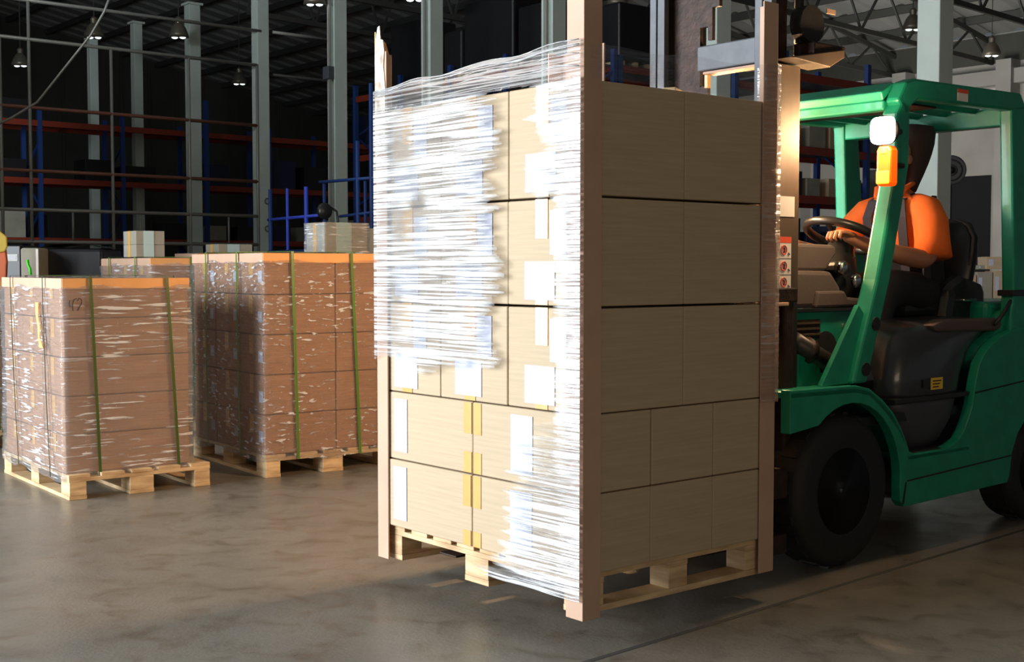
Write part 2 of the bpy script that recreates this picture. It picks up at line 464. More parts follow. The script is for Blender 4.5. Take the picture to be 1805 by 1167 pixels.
# steel columns
col_lab = {170: 'dim steel column at the far end behind the mesh fence', 247: 'grey steel column behind the hanging cable, its top visible',
           345: 'grey steel column behind the blue rack upright and mesh fence', 463: 'pale green column with chains hung on it, at the fence end', 597: 'pale column with a small grey switch box',
           763: 'pale column behind the torn-topped corner post', 975: 'pale column between black goods and the tall corner post', 1258: 'pale column seen through the forklift mast', 1641: 'broad pale column behind the forklift guard'}
for px in col_px:
    c = col_xy(px); w = .23 if px < 300 else (.28 if px < 1200 else .31)
    t = thing('steel_column', col_lab[px], 'column', c, ANG, 'pale steel columns along the hall')
    t['kind'] = 'structure'
    top = 7.5
    if px in (597, 763, 975):
        B().box(-w / 2, w / 2, -w / 2, -w / 2 + .05, 0, top).make('flange', 'column', t)
        B().box(-w / 2, w / 2, w / 2 - .05, w / 2, 0, top).make('flange', 'column', t)
        B().box(-.03, .03, -w / 2 + .05, w / 2 - .05, 0, top).make('web', 'column', t)
        B().box(-w / 2 - .07, -w / 2 - .03, -.06, .0, 0.3, top).make('conduit', 'pipe', t)
    else:
        B().box(-w / 2, w / 2, -w / 2, w / 2, 0, top).make('shaft', 'column', t, .012)
    B().box(-w / 2 - .06, w / 2 + .06, -w / 2 - .06, w / 2 + .06, 0, .03).make('base_plate', 'greysteel', t)
    B().box(-w / 2 - .05, w / 2 + .05, -w / 2 - .05, w / 2 + .05, top - .03, top + .02).make('head_plate', 'column', t)
    if px == 597:
        B().box(-w / 2 - .14, -w / 2, -.12, .1, 5.05, 5.3).make('switch_box', 'greysteel', t, .01)
    if px == 463:
        for zz in (2.15, 2.75):
            B().torus((w / 2 - .1, -w / 2 - .04, zz), .06, .012, (0, 1, 0), 16, 6).make('hook_ring', 'greysteel', t, smooth=True)
        B().tube([(w / 2 - .06, -w / 2 - .03, 2.2 + .1 * j) for j in range(7)], .01, 6).make('chain', 'greysteel', t)

# ------------------------------------------------------------------ mesh fence of pipes
c463 = col_xy(463)


def on_line(o, px, d=U):                  # distance along a ground line o + s d where the picture column px meets it
    k = (px - CX) / F_PX
    return (k * o.y - o.x) / (d.x - k * d.y)


fence = thing('pipe_fence', 'tall open frame of thin steel pipes in front of the racks', 'fence', c463, ANG)
s_l = on_line(c463, -40)
for px in (4, 55, 198, 333, 452):
    s = on_line(c463, px)
    top = 5.7 if px not in (55,) else 7.1
    B().tube([(s, -.12, 0), (s, -.12, top)], .034, 8).make('upright_pipe', 'pipe', fence, smooth=True)
for i, (z, m_) in enumerate(((6.42, 'pipe'), (5.68, 'pipe'), (4.38, 'pipe_red'), (3.17, 'pipe_red'), (2.42, 'pipe'), (1.8, 'pipe'))):
    s1 = -.16 if z < 6 else on_line(c463, 452) + .1
    B().tube([(s_l, -.12, z), (s1, -.12, z)], .036, 8).make('rail_pipe', m_, fence, smooth=True)
for px in (127, 245, 400):
    s = on_line(c463, px); B().tube([(s, -.12, 1.8), (s, -.12, 2.42)], .022, 8).make('short_post', 'pipe', fence, smooth=True)
# top rail going on past the columns
r2 = thing('overhead_pipe', 'thin overhead pipe running past the pale chain column to the switch box', 'pipe', c463, ANG)
B().tube([(0.2, -.2, 6.42), (on_line(c463, 583), -.2, 6.42)], .036, 8).make('pipe', 'pipe', r2, smooth=True)
B().tube([(0.2, -.2, 5.5), (on_line(c463, 660), -.2, 5.5)], .03, 8).make('pipe', 'truss', r2, smooth=True)
# slack cable hanging across the fence
pts = [P(196, -12, 22), P(184, 20, 22), P(160, 62, 22), P(120, 112, 22), P(66, 180, 22), (P(20, 208, 22)), P(-30, 232, 22)]
tag(B().tube(pts, .022, 8).make('hanging_cable', 'pipe', smooth=True), 'slack rope hanging diagonally across the pipe fence', 'cable')

# ------------------------------------------------------------------ pallet racks
def rack(label, origin, d_ang, length, bay, depth, levels, top, thin=False):
    t = thing('pallet_rack', label, 'rack', origin, d_ang, 'blue and orange pallet racks')
    n = int(round(length / bay))
    for i in range(n + 1):
        for y in (0, depth):
            B().box(i * bay - .05, i * bay + .05, y - .045, y + .045, 0, top).make('upright', 'blue', t)
        z = .3
        j = 0
        while z + .8 < top:
            a, c = ((0, depth) if j % 2 else (depth, 0))
            bar('brace', (i * bay, a, z), (i * bay, c, z + .8), .035, 'blue', t); z += .8; j += 1
    for z in levels:
        for i in range(n):
            for y in (0, depth):
                B().box(i * bay + .05, (i + 1) * bay - .05, y - .03, y + .03, z - .075, z + .06).make('beam', 'beam', t)
            B().box(i * bay + .06, (i + 1) * bay - .06, .05, depth - .05, z + .02, z + .055).make('shelf_panel', 'greysteel', t)
    return t


def carton_thing(name, label, loc, rz, dx, dy, dz, m='card', group=None, tape='tape', cat='carton', tapeface=None):
    t = thing(name, label, cat, loc, rz, group)
    B().box(0, dx, 0, dy, 0, dz).make('carton_body', m, t, .006)
    if tape:
        B().box(dx / 2 - .03, dx / 2 + .03, -.003, .0, dz * .6, dz).make('tape', tape, t)
        B().box(dx / 2 - .03, dx / 2 + .03, 0, dy, dz, dz + .002).make('tape', tape, t)
    return t


r1o = Vector(((50 - CX) / F_PX * 30, 30, 0))
s_a = on_line(r1o, 75); s_b = on_line(r1o, 220); bay = s_b - s_a
O1 = r1o + U * (s_a - bay)
rack('long blue and orange rack behind the pipe fence', O1, ANG, bay * 6, bay, 1.1, (1.95, 3.35, 4.7), 5.0)
tall = thing('rack_end_frame', 'tall blue lattice frame in front of the grey column behind the fence', 'rack', r1o + U * (on_line(r1o, 351)) - V * .5, ANG)
for y in (0, .5):
    B().box(-.06, .06, y - .04, y + .04, 0, 5.5).make('upright', 'blue', tall)
for j in range(6):
    bar('brace', (0, 0 if j % 2 else .5, .4 + j * .8), (0, .5 if j % 2 else 0, 1.2 + j * .8), .04, 'blue', tall)
wn = ['first', 'second', 'third', 'fourth', 'fifth', 'sixth']
lv = {1.95: 'lowest', 3.35: 'middle', 4.7: 'top'}
for z in (1.95, 3.35, 4.7):
    for i in range(6):
        for q in range(2):
            if (z == 1.95 and i == 1 and q == 1) or random.random() < .2 or (z == 4.7 and random.random() < .5):
                continue
            w = random.uniform(.55, .8); h = random.uniform(.35, .85); m_ = random.choice(['card_grey', 'darkload', 'tarp', 'darkload', 'card_grey', 'tarp'])
            s = bay * i + .12 + q * bay / 2
            loc = O1 + U * s + V * .12 + Vector((0, 0, z + .056))
            carton_thing('stored_carton', '%s goods %s, %s rack shelf behind the fence, bay %s' % ({'card_grey': 'grey-brown', 'darkload': 'black wrapped', 'tarp': 'navy wrapped'}[m_], ('in front part', 'in rear part')[q] if False else ('beside the post', 'mid-bay')[q], lv[z], wn[i]),
                         loc, ANG, w, .75, h, m_, 'goods on the rack behind the fence', None, 'goods')
# rack block behind the main load: its long side recedes to the far left, its end faces along the hall
O2 = Vector(((1000 - CX) / F_PX * 24, 24, 0))
rack('rack with black goods on top, behind the raised load', O2 + V * 7.2, ANG - PI / 2, 7.2, 1.8, 1.2, (2.4, 3.8, 5.15), 5.5)
rack('rack behind the tall corner post, next to the mast', O2 + U * 1.35, ANG, 4.2, 2.1, 1.1, (2.4, 3.8, 5.15), 5.4)
for nm, px0, px1, ytop, lab in (('a', 690, 745, 50, 'black wrapped stack on the rack behind the torn corner post'), ('b', 783, 815, 62, 'short black stack on the rack behind the pale column'),
                                ('c', 818, 905, 12, 'tallest black stack on top of the rack'), ('d', 912, 962, 18, 'black stack beside the tallest one on the rack')):
    o = O2 + U * .15
    s0 = on_line(o, px0, V); s1 = on_line(o, px1, V)
    d = (o + V * s0).y
    h = CH + (YH - ytop) * d / F_PX - 5.22
    t = thing('wrapped_stack', lab, 'goods', o + V * s1 + Vector((0, 0, 5.21)), ANG, 'black goods on the rack tops')
    B().box(0, .95, 0, abs(s0 - s1), 0.12, max(.5, h)).make('goods_body', 'darkload', t, .05)
    for q in (.05, abs(s0 - s1) / 2 - .05, abs(s0 - s1) - .15):
        B().box(0, .95, q, q + .1, 0, .12).make('pallet_block', 'wood', t)
for i, (s, h, lab) in enumerate(((.1, 1.25, 'black stack on the rack end beside the tall post'), (1.15, 1.1, 'second black stack from the tall post on the rack end'), (2.3, 1.05, 'black stack on the rack just before the mast'))):
    t = thing('wrapped_stack', lab, 'goods', O2 + U * (1.35 + s) + V * .1 + Vector((0, 0, 5.21)), ANG, 'black goods on the rack tops')
    B().box(0, .95, 0, .9, .12, h).make('goods_body', 'darkload', t, .04)
    for q in (.05, .42, .8):
        B().box(q, q + .1, 0, .9, 0, .12).make('pallet_block', 'wood', t)
for i, (s, z, w, m_, lab) in enumerate(((.3, 3.86, .7, 'card_grey', 'grey carton'), (1.3, 3.86, .8, 'tarp', 'navy bundle'), (2.5, 3.86, .8, 'card_grey', 'second grey carton'), (4.2, 3.86, .9, 'tarp', 'long navy bundle'), (5.6, 3.86, .8, 'darkload', 'black bundle'))):
    t = thing('stored_bundle', lab + ' on the upper shelf behind the raised load', 'goods', O2 + V * s + U * .2 + Vector((0, 0, z)), ANG, 'goods on the rack behind the load')
    B().box(0, .8, 0, w, 0, .75).make('goods_body', m_, t, .03)
# rack seen through the forklift
O3 = P(1380, 472, 22); O3.z = 0
rack('rack with cartons seen between mast and driver', O3, ANG, 4.8, 2.4, 1.1, (1.5, 2.5, 3.35, 4.6), 5.0)
n = 0
cols3 = ['card_grey', 'card', 'card_grey', 'tarp', 'darkload', 'card']
for z in (1.56, 2.56, 3.41):
    for i in range(7):
        s = .15 + i * .62 + random.uniform(0, .08)
        m_ = 'tarp' if z < 2 else random.choice(cols3[:2] + ['card_grey', 'card_grey', 'darkload'])
        h = random.uniform(.3, .62); n += 1
        carton_thing('rack_carton', '%s, %s shelf of rack behind driver, %s from mast' % ({'card_grey': 'grey-brown carton', 'card': 'brown carton', 'tarp': 'navy wrapped carton', 'darkload': 'black carton'}[m_], {1.56: 'lower', 2.56: 'middle', 3.41: 'upper'}[z], ['first', 'second', 'third', 'fourth', 'fifth', 'sixth', 'seventh'][i]),
                     O3 + U * s + V * .1 + Vector((0, 0, z)), ANG, random.uniform(.36, .52), .5, h, m_, 'cartons on the rack behind the driver', 'tape' if m_ == 'card' else None)
# cage frames, the blue light on them put into the steel colour
cg = thing('blue_cage', 'steel cage frame coloured as blue-lit behind the wrapped pallets', 'cage', (0, 0, 0))
oc = P(665, 472, 17); oc.z = 0; oc2 = oc
def cgp(px, py):
    s = on_line(oc, px, V); p = oc + V * s; return Vector((p.x, p.y, CH + (YH - py) * p.y / F_PX))
for (a, b_, m_, r) in (((474, 388), (562, 380), 'blue_lit', .022), ((474, 445), (660, 440), 'blue', .03), ((600, 382), (664, 374), 'blue', .02), ((565, 322), (664, 314), 'blue', .022)):
    B().tube([cgp(*a), cgp(*b_)], r, 8).make('rail', m_, cg, smooth=True)
for px, y0, m_, r in ((478, 335, 'blue', .03), (508, 333, 'blue_lit', .022), (541, 330, 'blue_lit', .03), (573, 325, 'blue', .024), (645, 320, 'blue', .022), (632, 250, 'blue', .03), (656, 150, 'blue', .03)):
    p = cgp(px, y0); B().tube([(p.x, p.y, .02), p], r, 8).make('post', m_, cg, smooth=True)
t = thing('wall_fan', 'round black fan on a bent arm beside the pale switch-box column', 'fan', P(572, 372, 16), .5)
B().lathe([(.01, -.05), (.085, -.045), (.105, 0), (.085, .045), (.01, .05)], seg=20).make('fan_cage', 'blackplastic', t, smooth=True)
B().tube([(.08, .0, .05), (.16, 0, .0), (.18, 0, -.12), (.17, 0, -.2)], .015, 8).make('arm', 'blackplastic', t, smooth=True)
B().tube([(.17, 0, -.18), (.17, 0, -1.9)], .014, 8).make('stand_pole', 'blackplastic', t, smooth=True)
B().lathe([(.14, 0), (.12, .04), (.02, .06)], c=(.17, 0, 1.3 - P(572, 372, 16).z + -1.3), axis='z', seg=20).make('stand_base', 'blackplastic', t)

# ------------------------------------------------------------------ high bay lamps
lampdefs = [(166, 66, 'unlit bell lamp crossed by the hanging rope'), (315, 66, 'unlit bell lamp between the two grey columns'), (36, 116, 'small far lamp at the edge behind the fence'), (555, 8, 'bell lamp above the gap before the switch-box column'),
            (731, 0, 'lamp above the torn corner post'), (1089, 10, 'lamp between the tall post and the mast'), (1748, 98, 'bell lamp above the forklift guard roof'), (422, 148, 'tiny far lamp near the end wall'), (1609, 52, 'tiny lamp beside the broad pale column')]
for px, py, lab in lampdefs:
    Y = (6.6 - CH) * F_PX / (YH - py); p = P(px, py, Y)
    t = thing('bell_lamp', lab, 'lamp', p, 0, 'bell lamps under the roof')
    prof = [(.04, .34), (.10, .30), (.16, .22), (.215, .08), (.23, 0)]
    B().lathe(prof, axis='z', seg=20).make('lamp_shade', 'lamp_body', t, smooth=True)
    B().lathe([(.07, .30), (.08, .42), (.05, .46)], axis='z', seg=14).make('ballast_housing', 'lamp_body', t)
    kk = -(p - CORNER).dot(U); B().tube([(0, 0, .44), (0, 0, roofz(kk) - .02 - p.z)], .012, 6).make('cord', 'truss', t)
    for dx in (-.09, .09):
        B().lathe([(.01, -.035), (.06, -.02), (.075, .0), (.06, .01)], c=(dx, 0, 0), axis='z', seg=12).make('bulb', lampglow, t, smooth=True)
# pedestal fan by the doorway
fp = P(1676, 300, 25)
t = thing('pedestal_fan', 'round dark cage fan by the dark doorway', 'fan', (fp.x, fp.y, 0), -.4)
for rr in (.28, .2, .1):
    B().torus((0, 0, fp.z), rr, .012, (0, 1, 0), 28, 6).make('cage_ring', 'mesh_dark', t, smooth=True)
B().lathe([(.27, 0), (.27, .01)], c=(0, .05, fp.z), seg=28).make('back_screen', 'mesh_dark', t)
B().lathe([(.02, -.09), (.07, -.05), (.08, .1)], c=(0, 0, fp.z), seg=16).make('hub', 'blackplastic', t)
B().tube([(0, .08, .04), (0, .08, fp.z)], .025, 8).make('pole', 'blackplastic', t)
B().lathe([(.25, 0), (.22, .05), (.03, .07)], c=(0, .08, 0), axis='z', seg=20).make('base', 'blackplastic', t)
# cartons on a bench behind the truck
bo = P(1700, 527, 15); bz = bo.z
bench = thing('work_bench', 'steel bench carrying small cartons behind the forklift', 'bench', (bo.x, bo.y, 0), 0)
B().box(.04, 1.4, -.02, .55, bz - .04, bz).make('bench_top', 'greysteel', bench)
for x in (.08, 1.35):
    for y in (.05, .55):
        B().box(x - .025, x + .025, y - .025, y + .025, 0, bz - .04).make('leg', 'greysteel', bench)
for x0, x1, y0, y1, m_, lab, dy in ((1706, 1721, 485, 527, 'post', 'slim pinkish carton with a white label, behind the seat', .0), (1722, 1750, 480, 527, 'card_grey', 'grey-brown upright carton between two tan ones', .0),
                                    (1751, 1782, 478, 527, 'card', 'tan carton beside the rear guard post', .0), (1739, 1777, 455, 477, 'card', 'low tan carton on top of the bench cartons', .05), (1724, 1738, 470, 477, 'card_grey', 'tiny flat carton beside the topmost one', .1)):
    a = P(x0, y1, 15.02 + dy); c = P(x1, y0, 15.02 + dy)
    z0 = bz + .001 if y1 == 527 else P(0, 479, 15).z + .028
    dz = c.z - a.z
    t = thing('small_carton', lab, 'carton', (a.x, a.y, z0), 0, 'small cartons on the bench')
    w = c.x - a.x
    B().box(0, w, 0, .3, 0, dz).make('carton_body', m_, t, .005)
    B().box(w * .1, w * .32, -.003, 0, dz * .3, dz * .8).make('carton_label', 'paper', t)
    B().box(0, w, .13, .17, dz, dz + .002).make('tape', 'tape', t)

# floor joint
a = G(1090, 1150); b_ = G(1560, 1008)
dv = (b_ - a).normalized(); a2 = a - dv * 3; b2 = b_ + dv * 8
jt = bar('trim_1', a2 + Vector((0, 0, .0005)), b2 + Vector((0, 0, .0005)), .001, 'truss', None, .022); struct(jt)
jt.rotation_euler = (dv).to_track_quat('Z', 'X').to_euler()


# ------------------------------------------------------------------ pallets
def pallet(name, label, loc, rz, X, Y, decks=7, group=None):
    """deck and bottom boards run along local x; blocks 3 x 3; top boards gap visible"""
    t = thing(name, label, 'pallet', loc, rz, group)
    bw = .10
    ys = [0, Y / 2 - .0725, Y - .145] if Y > 1 else [0, Y / 2 - .07, Y - .1]
    bws = [.1, .145, .1]
    yb = [(0, .1), (Y / 2 - .0725, Y / 2 + .0725), (Y - .1, Y)]
    xb = [(0, .1), (X / 2 - .05, X / 2 + .05), (X - .1, X)] if X < 1.1 else [(0, .145), (X / 2 - .0725, X / 2 + .0725), (X - .145, X)]
    for y0, y1 in yb:
        B().box(0, X, y0, y1, 0, .022).make('bottom_board', 'wood', t, .002)
        for x0, x1 in xb:
            B().box(x0, x1, y0 + .002, y1 - .002, .022, .10).make('block', 'wood', t, .003)
    for x0, x1 in xb:
        B().box(x0, x1, 0, Y, .10, .12).make('stringer_board', 'wood', t, .002)
    g = Y / decks
    for i in range(decks):
        e = random.uniform(-.004, .004)
        w = g * (.80 if i % 2 else .72)
        y0 = min(max(i * g + (g - w) / 2, 0), Y - w)
        if i == 0: y0 = 0
        if i == decks - 1: y0 = Y - w
        B().box(e, X + e, y0, y0 + w, .12, .14).make('deck_board', 'wood', t, .002)
    return t


def pallet_v(name, label, loc, rz, X, Y, decks=5, group=None):
    """boards along local y: turned by a quarter"""
    l = Vector(loc) + Matrix.Rotation(rz, 3, 'Z') @ Vector((X, 0, 0))
    return pallet(name, label, l, rz + PI / 2, Y, X, decks, group)


# ------------------------------------------------------------------ the raised load
Lx, Ly = 1.0, 1.215
Z0 = .107
pallet('wooden_pallet', 'raised wooden pallet under the big carton stack on the forks', LN + U * .02 + V * .02 + Vector((0, 0, Z0)), ANG, Lx - .04, Ly - .04, 8)
zl = [Z0 + .141, .525, .80, 1.167, 1.545, 1.94]
row_w = ['bottom', 'second', 'third', 'fourth', 'top']


def load_carton(x0, x1, y0, y1, z0, z1, label, kind, ends):
    g = .0018
    t = thing('carton', label, 'carton', LN + U * x0 + V * y0 + Vector((0, 0, z0)), ANG, 'cartons of the raised load')
    dx, dy, dz = x1 - x0, y1 - y0, z1 - z0
    jig = random.uniform(-.004, .002)
    body = B().box(g + jig, dx - g, g, dy - g, .001, dz - (.007 if kind == 'upper' or z0 > .6 else .003)).make('carton_body', 'card', t, .005)
    e = jig + g
    if kind == 'upper' and 'u' in ends:
        c = dy * .54
        B().box(e - .0025, e - .0005, c - .033, c + .033, dz * .62, dz - .006).make('tape', 'tape', t)
        B().box(e - .0025, e - .0005, c - .033, c + .033, .003, dz * .07).make('tape', 'tape', t)
        w = .085
        p0 = c - .045 - w
        B().box(e - .003, e - .0008, p0, p0 + w, dz * .47, dz * .88).make('carton_label', 'paper', t)
        q = c - .07
        B().box(e - .003, e - .0008, q, q + .16, .02, .155).make('carton_label', 'paper', t)
    if kind == 'lower' and 'u' in ends:
        far = y0 > .3
        ye = (.0 + .006) if far else (dy - .055)
        B().box(e - .0025, e - .0005, ye, ye + .047, dz * .55, dz - .006).make('tape', 'tape', t)
        B().box(e - .0025, e - .0005, ye, ye + .047, .004, dz * (.22 if z0 < .3 else .30)).make('tape', 'tape', t)
        py = dy - .185 if far else dy * .43
        B().box(e - .003, e - .0008, py, py + (.09 if far else .12), dz * .12, dz * .9).make('carton_label', 'paper', t)
    if 'v' in ends:      # flap seam on the shaded side
        if kind == 'upper':
            B().box(g, dx - g, g - .001, g, dz * .495, dz * .5).make('flap_seam', 'card', t) if False else None
    return t


colw = ['beside the tall ruffled corner post', 'middle of the bright side', 'beside the torn-topped post']
for r in range(2, 5):
    for j in range(3):
        load_carton(0.006, .5, j * .405, (j + 1) * .405, zl[r], zl[r + 1], 'carton in %s layer of raised load, %s' % (row_w[r], colw[j]), 'upper', 'uv' if j == 0 else 'u')
    load_carton(.5, 1.0, 0, .405, zl[r], zl[r + 1], 'carton in the %s layer of the raised load, shaded side, by the mast' % row_w[r], 'upper', 'v')
for r in range(2):
    for j in range(2):
        load_carton(0.0, .333, j * .6075, (j + 1) * .6075, zl[r], zl[r + 1], 'wide carton in the %s layer of the raised load, %s' % (row_w[r], ['beside the tall corner post', 'beside the torn-topped post'][j]), 'lower', 'uv' if j == 0 else 'u')
    for s, lab in ((1, 'middle of the shaded side'), (2, 'shaded side, by the mast')):
        load_carton(s * .333, (s + 1) * .333, 0, .6075, zl[r], zl[r + 1], 'wide carton in the %s layer of the raised load, %s' % (row_w[r], lab), 'lower', 'v')


def angle_post(label, cx, cy, sx, sy, z0, z1, w=.085, th=.007):
    """L section: corner at cx, cy; flanges reach towards +sx and +sy"""
    t = thing('corner_post', label, 'corner post', LN + U * cx + V * cy + Vector((0, 0, z0)), ANG, 'cardboard corner posts of the raised load')
    h = z1 - z0
    poly = [(0, 0), (w * sx, 0), (w * sx, th * sy), (th * sx, th * sy), (th * sx, w * sy), (0, w * sy)]
    B().prism(poly, 0, h, 'z').make('angle_board', 'post', t, .002)
    return t, h


gp = .010
t, h = angle_post('tallest brown corner post on the near edge of the raised load', -gp, -gp, 1, 1, Z0 - .01, 2.42)
t, h = angle_post('corner post with a torn white top, on the bright side', -gp, Ly + gp, 1, -1, Z0 + .0, 2.17, .075)
q = B()   # torn layer sticking out above the post
pr = [(0, -.0), (0, h + .02), (-.012, h + .07), (-.02, h + .10), (-.034, h + .105), (-.042, h + .05), (-.058, h + .045), (-.066, h - .0), (-.06, h - .06), (-.072, h - .15), (-.07, h - .4)]
q.prism([(p[0] + 0, p[1]) for p in pr if p[1] > h - .5] + [(0, h - .42)], -.004, .0, 'x').make('torn_layer', 'wood_torn', t)
pr = [(0, h - .35), (0, h + .085), (.02, h + .07), (.05, h + .045), (.07, h - .01), (.074, h - .3)]
B().prism(pr, -.001, .006, 'y').make('torn_layer', 'rim', t)
angle_post('corner post beside the mast, film around it', 1.0 + gp, -gp, -1, 1, Z0 + .01, 2.31)
angle_post('hidden corner post at the mast, far side', 1.0 + gp, Ly + gp, -1, -1, Z0 + .01, 2.27)

# stretch film on the bright side: ruffled sheet with real ridges, ragged edges and gaps where it lies taut and clear
def fbm(x, y, z):
    return noise.fractal(Vector((x, y, z)), 1.0, 2.0, 3)


def ruffle(y, z):
    sl = z * 1.0 + y * .10 - .35 * max(0, z - 1.3) * (y - .6)
    return fbm(y * 3.0, sl * 46, 3.1)


film = thing('stretch_film', 'clear ruffled stretch film wrapped around the raised carton load', 'film', LN, ANG)


def skirt_top(y):          # film runs from the torn-topped post over the cartons up to the tall post
    return 2.015 + .045 * (1 - y / Ly) + .006 * math.sin(y * 15)


def sst(a, b_, x):
    t_ = max(0, min(1, (x - a) / (b_ - a))); return t_ * t_ * (3 - 2 * t_)


def dense(y, z):           # how ruffled the film is here, 0 to 1
    n2 = .10 * fbm(y * .8, z * 38, 4) + .05 * fbm(y * 3, z * 9, 8)
    e = sst(.50, .60, y + n2) * sst(1.10, 1.17, z + .08 * fbm(y * 3, 1, 2))
    e = max(e, .8 * sst(.46, .62, y + n2 + .05) * sst(.90, .97, z + .06 * fbm(y * 4, 3, 2)))
    e = max(e, (1 - sst(.095, .135, y + n2 * .25)) * sst(.16, .2, z))
    e = max(e, (1 - sst(.16, .24, y + n2)) * sst(1.52, 1.60, z) * .9)
    e = max(e, .75 * (1 - sst(-.02, .10, y - (.40 - (z - .2) * .42) + n2 * 1.5)) * (1 - sst(.55, .85, z)))
    if z > 1.935:
        e = .38
    return e


def film_sheet(name, m, off, amp, y0=-.006, y1=Ly + .012, z0=.165, ny=90, nz=330):
    b = B(); vs = {}; val = {}
    lay = b.b.verts.layers.float.new('ruffle')
    for i in range(ny + 1):
        y = y0 + (y1 - y0) * i / ny; zt = skirt_top(y)
        for j in range(nz + 1):
            z = z0 + (zt - z0) * j / nz
            d = dense(y, z); val[i, j] = (y, z, d)
    def vert(k):
        if k not in vs:
            y, z, d = val[k]
            ed = min(1, (y + .006) / .03, (Ly + .012 - y) / .03)
            a = amp * d * max(0, ed)
            v_ = b.b.verts.new((-off - a * (.6 + 1.2 * ruffle(y, z)), y, z)); v_[lay] = min(1, d); vs[k] = v_
        return vs[k]
    for i in range(ny):
        for j in range(nz):
            ks = ((i, j), (i + 1, j), (i + 1, j + 1), (i, j + 1))
            if sum(val[k][2] for k in ks) / 4 < .14:
                continue
            b.b.faces.new([vert(k) for k in ks])
    # drop tiny loose scraps of film
    seen = set(); 
    for v_ in list(b.b.verts):
        if v_ in seen: continue
        st_ = [v_]; comp = []; seen.add(v_)
        while st_:
            q = st_.pop(); comp.append(q)
            for e_ in q.link_edges:
                o_ = e_.other_vert(q)
                if o_ not in seen: seen.add(o_); st_.append(o_)
        if len(comp) < 2500: bmesh.ops.delete(b.b, geom=comp, context='VERTS')
    return b.make(name, m, film, smooth=True)


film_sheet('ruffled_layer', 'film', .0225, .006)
# film over the post next to the mast, on its shaded and its rear side, and the low skirt above the shaded side
b = B(); rings = []
for j in range(160):
    z = .78 + j * (2.08 - .78) / 159
    a = .002 * fbm(.3, z * 60, 7) + .001
    rings.append([(1.0 + gp - .09, -.013, z), (1.0 + gp - .06, -.016 - a, z), (1.0 + gp - .02, -.016 - a * 1.4, z), (1.0 + gp + .012 + a, -.015 - a, z), (1.0 + gp + .014 + a, .03, z), (1.0 + gp + .012, .10, z)])
b.loft(rings, cap=False)
bmesh.ops.delete(b.b, geom=[f for f in b.b.faces if (max(v.co.x for v in f.verts) - min(v.co.x for v in f.verts)) > .095], context='FACES')
b.make('post_layer', film_mat('film_post', base=.03, fold_glints=.5, scale=(3, 3, 70), lo=.52, hi=.66, bstr=1.0, gl_mul=.6), film, smooth=True)
b = B(); n_ = 40
for nm in range(1):
    g = []
    for i in range(n_ + 1):
        s = i / n_
        x = .02 + s * .98; zt = 2.045 + .02 * s + .005 * math.sin(s * 15)
        g.append([b.b.verts.new((x, -.012 - .004 * fbm(x * 3, j * 1.2, 2), 1.935 + (zt - 1.935) * j / 10)) for j in range(11)])
    for i in range(n_):
        for j in range(10):
            b.b.faces.new((g[i][j], g[i + 1][j], g[i + 1][j + 1], g[i][j + 1]))
b.make('top_skirt', film_mat('film_skirt', base=.01, fold_glints=.10, scale=(2, 2, 40), bstr=.35, gl_add=0, gl_mul=.12), film, smooth=True)
# rope-like strands where the film is gathered along its upper edge
for k in range(5):
    q = []
    for i in range(25):
        y = Ly * (1 - i / 24); q.append((-.026, y, skirt_top(y) - .004 * k - .019 * k * (1 - y / Ly) * (.6 + .4 * math.sin(k * 2.1)) + .0015 * math.sin(i * 1.3 + k)))
    B().tube(q, .0014 if k % 2 else .0022, 5).make('gathered_strand', film_mat('film_strand_%d' % k, base=.6, fold_glints=.5), film, smooth=True)
# small flap of cardboard standing on top behind the film
fl = thing('cardboard_flap', 'small brown cardboard piece standing on top of the raised load', 'cardboard', LN + U * .14 + V * .05 + Vector((0, 0, 1.942)), ANG)
B().box(0, .006, 0.0, .16, 0, .13).make('panel', 'post', fl, .001)
B().box(.006, .14, .154, .16, 0, .12).make('panel', 'post', fl, .001)
tw = thing('wood_strip', 'thin wooden strip lying on the load beside the mast', 'wood strip', LN + U * .62 + V * .16 + Vector((0, 0, 1.942)), ANG + .5)
B().box(0, .35, 0, .05, 0, .035).make('strip_body', 'wood', tw, .003)


# ------------------------------------------------------------------ wrapped pallets
def ribbon(b, pts, w, axis):
    """flat band of width w along axis following pts, 2 mm thick"""
    ax = Vector(axis).normalized() * w / 2
    n_ = len(pts); c = sum((Vector(p) for p in pts), Vector()) / n_
    rings = []
    for i, p in enumerate(pts):
        p = Vector(p); o = (p - c); o -= ax.normalized() * o.dot(ax.normalized()); o = o.normalized() * .002
        rings.append([p - ax, p + ax, p + ax + o, p - ax + o])
    b.loft(rings, cap=False)
    return b


